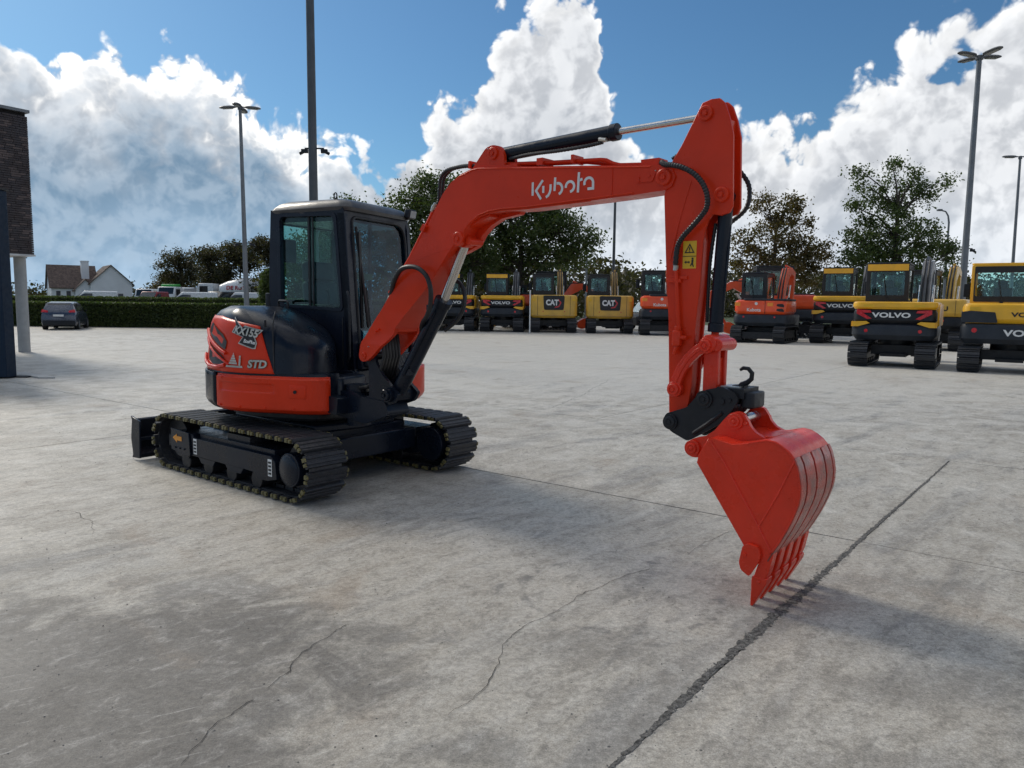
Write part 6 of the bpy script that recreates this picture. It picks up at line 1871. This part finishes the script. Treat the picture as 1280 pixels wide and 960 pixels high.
def truck(label, loc, rz, m_, kind, top=None):
    t = thing('truck', label, 'truck', loc, rz, GC2)
    b = B()
    b.loft([[(x_, y_, z_) for x_, y_, z_ in ((xx, -1.2, .6), (xx, 1.2, .6), (xx, 1.2, zz), (xx, -1.2, zz))] for xx, zz in ((1.9, 3.05), (3.5, 3.05), (3.75, 2.2), (3.85, 1.9))])
    b.build('cab', m_, t, bevel=.08)
    if top: B().rbox(1.95, 3.2, -1.05, 1.05, 3.04, 3.38, .25).build('roof_fairing', top, t)
    B().add([(3.545, -1.0, 2.95), (3.545, 1.0, 2.95), (3.79, 1.0, 2.15), (3.79, -1.0, 2.15)], [(0, 1, 2, 3)]).build('windscreen', mat('truck glass', (.02, .03, .04), .1), t, smooth=False, solid=.02)
    for s_ in (-1, 1):
        B().box(2.5, 3.4, s_ * 1.2 - .01, s_ * 1.2 + .01, 2.0, 2.75).build('side_window', BLKP, t, smooth=False)
        B().box(3.2, 3.3, s_ * 1.38 - .08, s_ * 1.38 + .08, 1.9, 2.6).build('mirror', BLK, t)
    B().box(-4.2, 3.6, -.45, .45, .75, 1.0).build('chassis', BLK, t)
    for x_ in (-3.4, -2.1, 2.7):
        for s_ in (-1, 1): B().cyl((x_, s_ * .85, .5), (x_, s_ * 1.2, .5), .5, n=18).build('wheel', BLKP, t)
    if kind == 'tank':
        b = B(); b.loft([[(x_, r_ * math.cos(2 * math.pi * k / 20), 2.15 + r_ * math.sin(2 * math.pi * k / 20)) for k in range(20)] for x_, r_ in ((1.7, .5), (1.5, 1.0), (1.2, 1.12), (-3.7, 1.12), (-4.0, 1.0), (-4.2, .5))])
        b.build('tank', mat('brushed tank', (.5, .51, .52), .35, metal=.6), t)
    elif kind == 'mixer':
        b = B(); ax = Vector((-.985, 0, .17)); c0 = Vector((1.5, 0, 2.0)); up_ = Vector((.17, 0, .985))
        b.loft([[c0 + ax * d_ + Vector((0, 1, 0)) * (r_ * math.cos(2 * math.pi * k / 26)) + up_ * (r_ * math.sin(2 * math.pi * k / 26)) for k in range(26)] for d_, r_ in ((0, .55), (.25, .95), (1.2, 1.18), (2.6, 1.26), (3.6, 1.15), (5.0, .72), (5.4, .55))])
        dr = b.build('mixer_drum', WP, t)
        f = Matrix.Translation((-.95, 0, 2.45)) @ Matrix.Rotation(R(180), 4, 'Z')
        text('drum_lettering', 'DE RUYF', .62, LRED, dr, None, fat=.03, depth=.003, fn=lambda co: Vector((-.75 - co.x, 0, 0)) + Vector((0, 1.27 * math.cos(co.y / 1.27 + .22) + .01, 2.30 + 1.27 * math.sin(co.y / 1.27 + .22))))
        b = B(); b.box(-4.4, -3.9, -.5, .5, 1.9, 3.3); b.tube([(-4.3, 0, 3.4), (-4.8, 0, 2.9), (-5.0, 0, 2.0)], .25, n=10); b.build('chute', WP, t)
    else:
        B().box(-4.2, 1.7, -1.22, 1.22, 1.0, 2.9).build('box_body', m_, t, bevel=.04)
    return t
WT = WP
truck('white concrete mixer truck with large white drum, red letters on it', (-35.6, 98.5, .1), R(184), WT, 'mixer').scale = (1.12, 1.12, 1.12)
truck('truck with a silver tank left of the white mixer drum', (-40.2, 103, 0), R(186), WT, 'tank')
truck('white truck cab with a green roof fairing beyond the hedges', (-43.2, 101, 0), R(262), WT, 'box', mat('green fairing', (.05, .35, .06), .4))
truck('small white truck cab between the van and the green topped one', (-46.5, 102, -.3), R(262), WT, 'box')
van('red delivery van partly hidden beyond the hedges', (-39.2, 84, 0), R(272), mat('red van paint', (.28, .02, .03), .4), 2.3)

# ---- white house
t = thing('house', 'white house with brown tiled roofs and a white chimney, far left', 'house', (-65.0, 118.0, 0), 0)
t.scale = (.88, .88, .95)
HW_ = mat('white render', (.72, .74, .76), .8, var=.05, vs=.5)
RT = mat('brown roof tiles', (.115, .082, .068), .85, var=.35, vs=3)
def gable(x0, x1, y0, y1, ze, zr, axis, nm='wall'):
    b = B()
    if axis == 'x':       # ridge runs along x
        ym = (y0 + y1) / 2
        b.loft([[(x_, y0, 0), (x_, y1, 0), (x_, y1, ze), (x_, ym, zr), (x_, y0, ze)] for x_ in (x0, x1)])
    else:
        xm = (x0 + x1) / 2
        b.loft([[(x0, y_, 0), (x1, y_, 0), (x1, y_, ze), (xm, y_, zr), (x0, y_, ze)] for y_ in (y0, y1)])
    w_ = b.build(nm, HW_, t, smooth=False)
    b = B(); o_ = .35; th = .16
    if axis == 'x':
        ym = (y0 + y1) / 2; sl = (zr - ze) / (ym - y0)
        for s_, ya in ((-1, y0), (1, y1)):
            e = (ya + s_ * o_, ze - sl * o_)
            b.loft([[(x_, e[0], e[1] + .02), (x_, ym, zr + .02), (x_, ym, zr + th), (x_, e[0], e[1] + th)] for x_ in (x0 - .3, x1 + .3)])
    else:
        xm = (x0 + x1) / 2; sl = (zr - ze) / (xm - x0)
        for s_, xa in ((-1, x0), (1, x1)):
            e = (xa + s_ * o_, ze - sl * o_)
            b.loft([[(e[0], y_, e[1] + .02), (xm, y_, zr + .02), (xm, y_, zr + th), (e[0], y_, e[1] + th)] for y_ in (y0 - .3, y1 + .3)])
    r_ = b.build('roof', RT, t, smooth=False)
    # rows of tiles
    return w_, r_
t.rotation_euler = (0, 0, R(36))
gable(-5.6, 1.2, -2.4, 4.6, 3.3, 6.6, 'x')
w2, r2 = gable(0.0, 6.4, -4.2, 4.0, 3.9, 6.7, 'y')
gable(-2.2, .8, -3.6, -1.8, 2.9, 4.4, 'y')
def facade_box(x0, x1, y, z0, z1, m_):
    f_ = B().box(x0, x1, y - .05, y + .02, z0, z1).build('window_frame', WHITE, t, smooth=False)
    B().box(x0 + .08, x1 - .08, y - .07, y - .052, z0 + .08, z1 - .08).build('pane', m_, f_, smooth=False)
DG = mat('house glass', (.05, .06, .08), .15)
facade_box(-5.0, -4.2, -2.4, 1.0, 2.7, DG); facade_box(-3.5, -2.7, -2.4, 1.0, 2.7, DG)
facade_box(-1.3, -.2, -3.6, 1.2, 2.5, DG)
facade_box(1.2, 2.2, -4.2, 1.0, 2.4, DG); facade_box(4.0, 5.0, -4.2, 1.0, 2.4, DG)
B().box(-.06, .01, -3.2, -1.9, 1.8, 3.0).build('window', DG, t, smooth=False)
b = B(); b.box(-.9, .25, -1.2, -.2, 3.6, 7.3); b.box(-.98, .33, -1.28, -.12, 7.3, 7.45); b.build('chimney', HW_, t, smooth=False)
for k in range(12):
    f_ = k / 12; xx = -.32 + 3.5 * f_; zz = 3.62 + 3.06 * f_ + .17
    B().box(xx, xx + .06, -4.5, 4.3, zz - .02, zz + .05).build('tile_row', RT, r2, smooth=False)
van('white caravan sized van in front of the house gable, beyond the hedges', (-43.5, 80, 0), R(205), WP, 2.25)
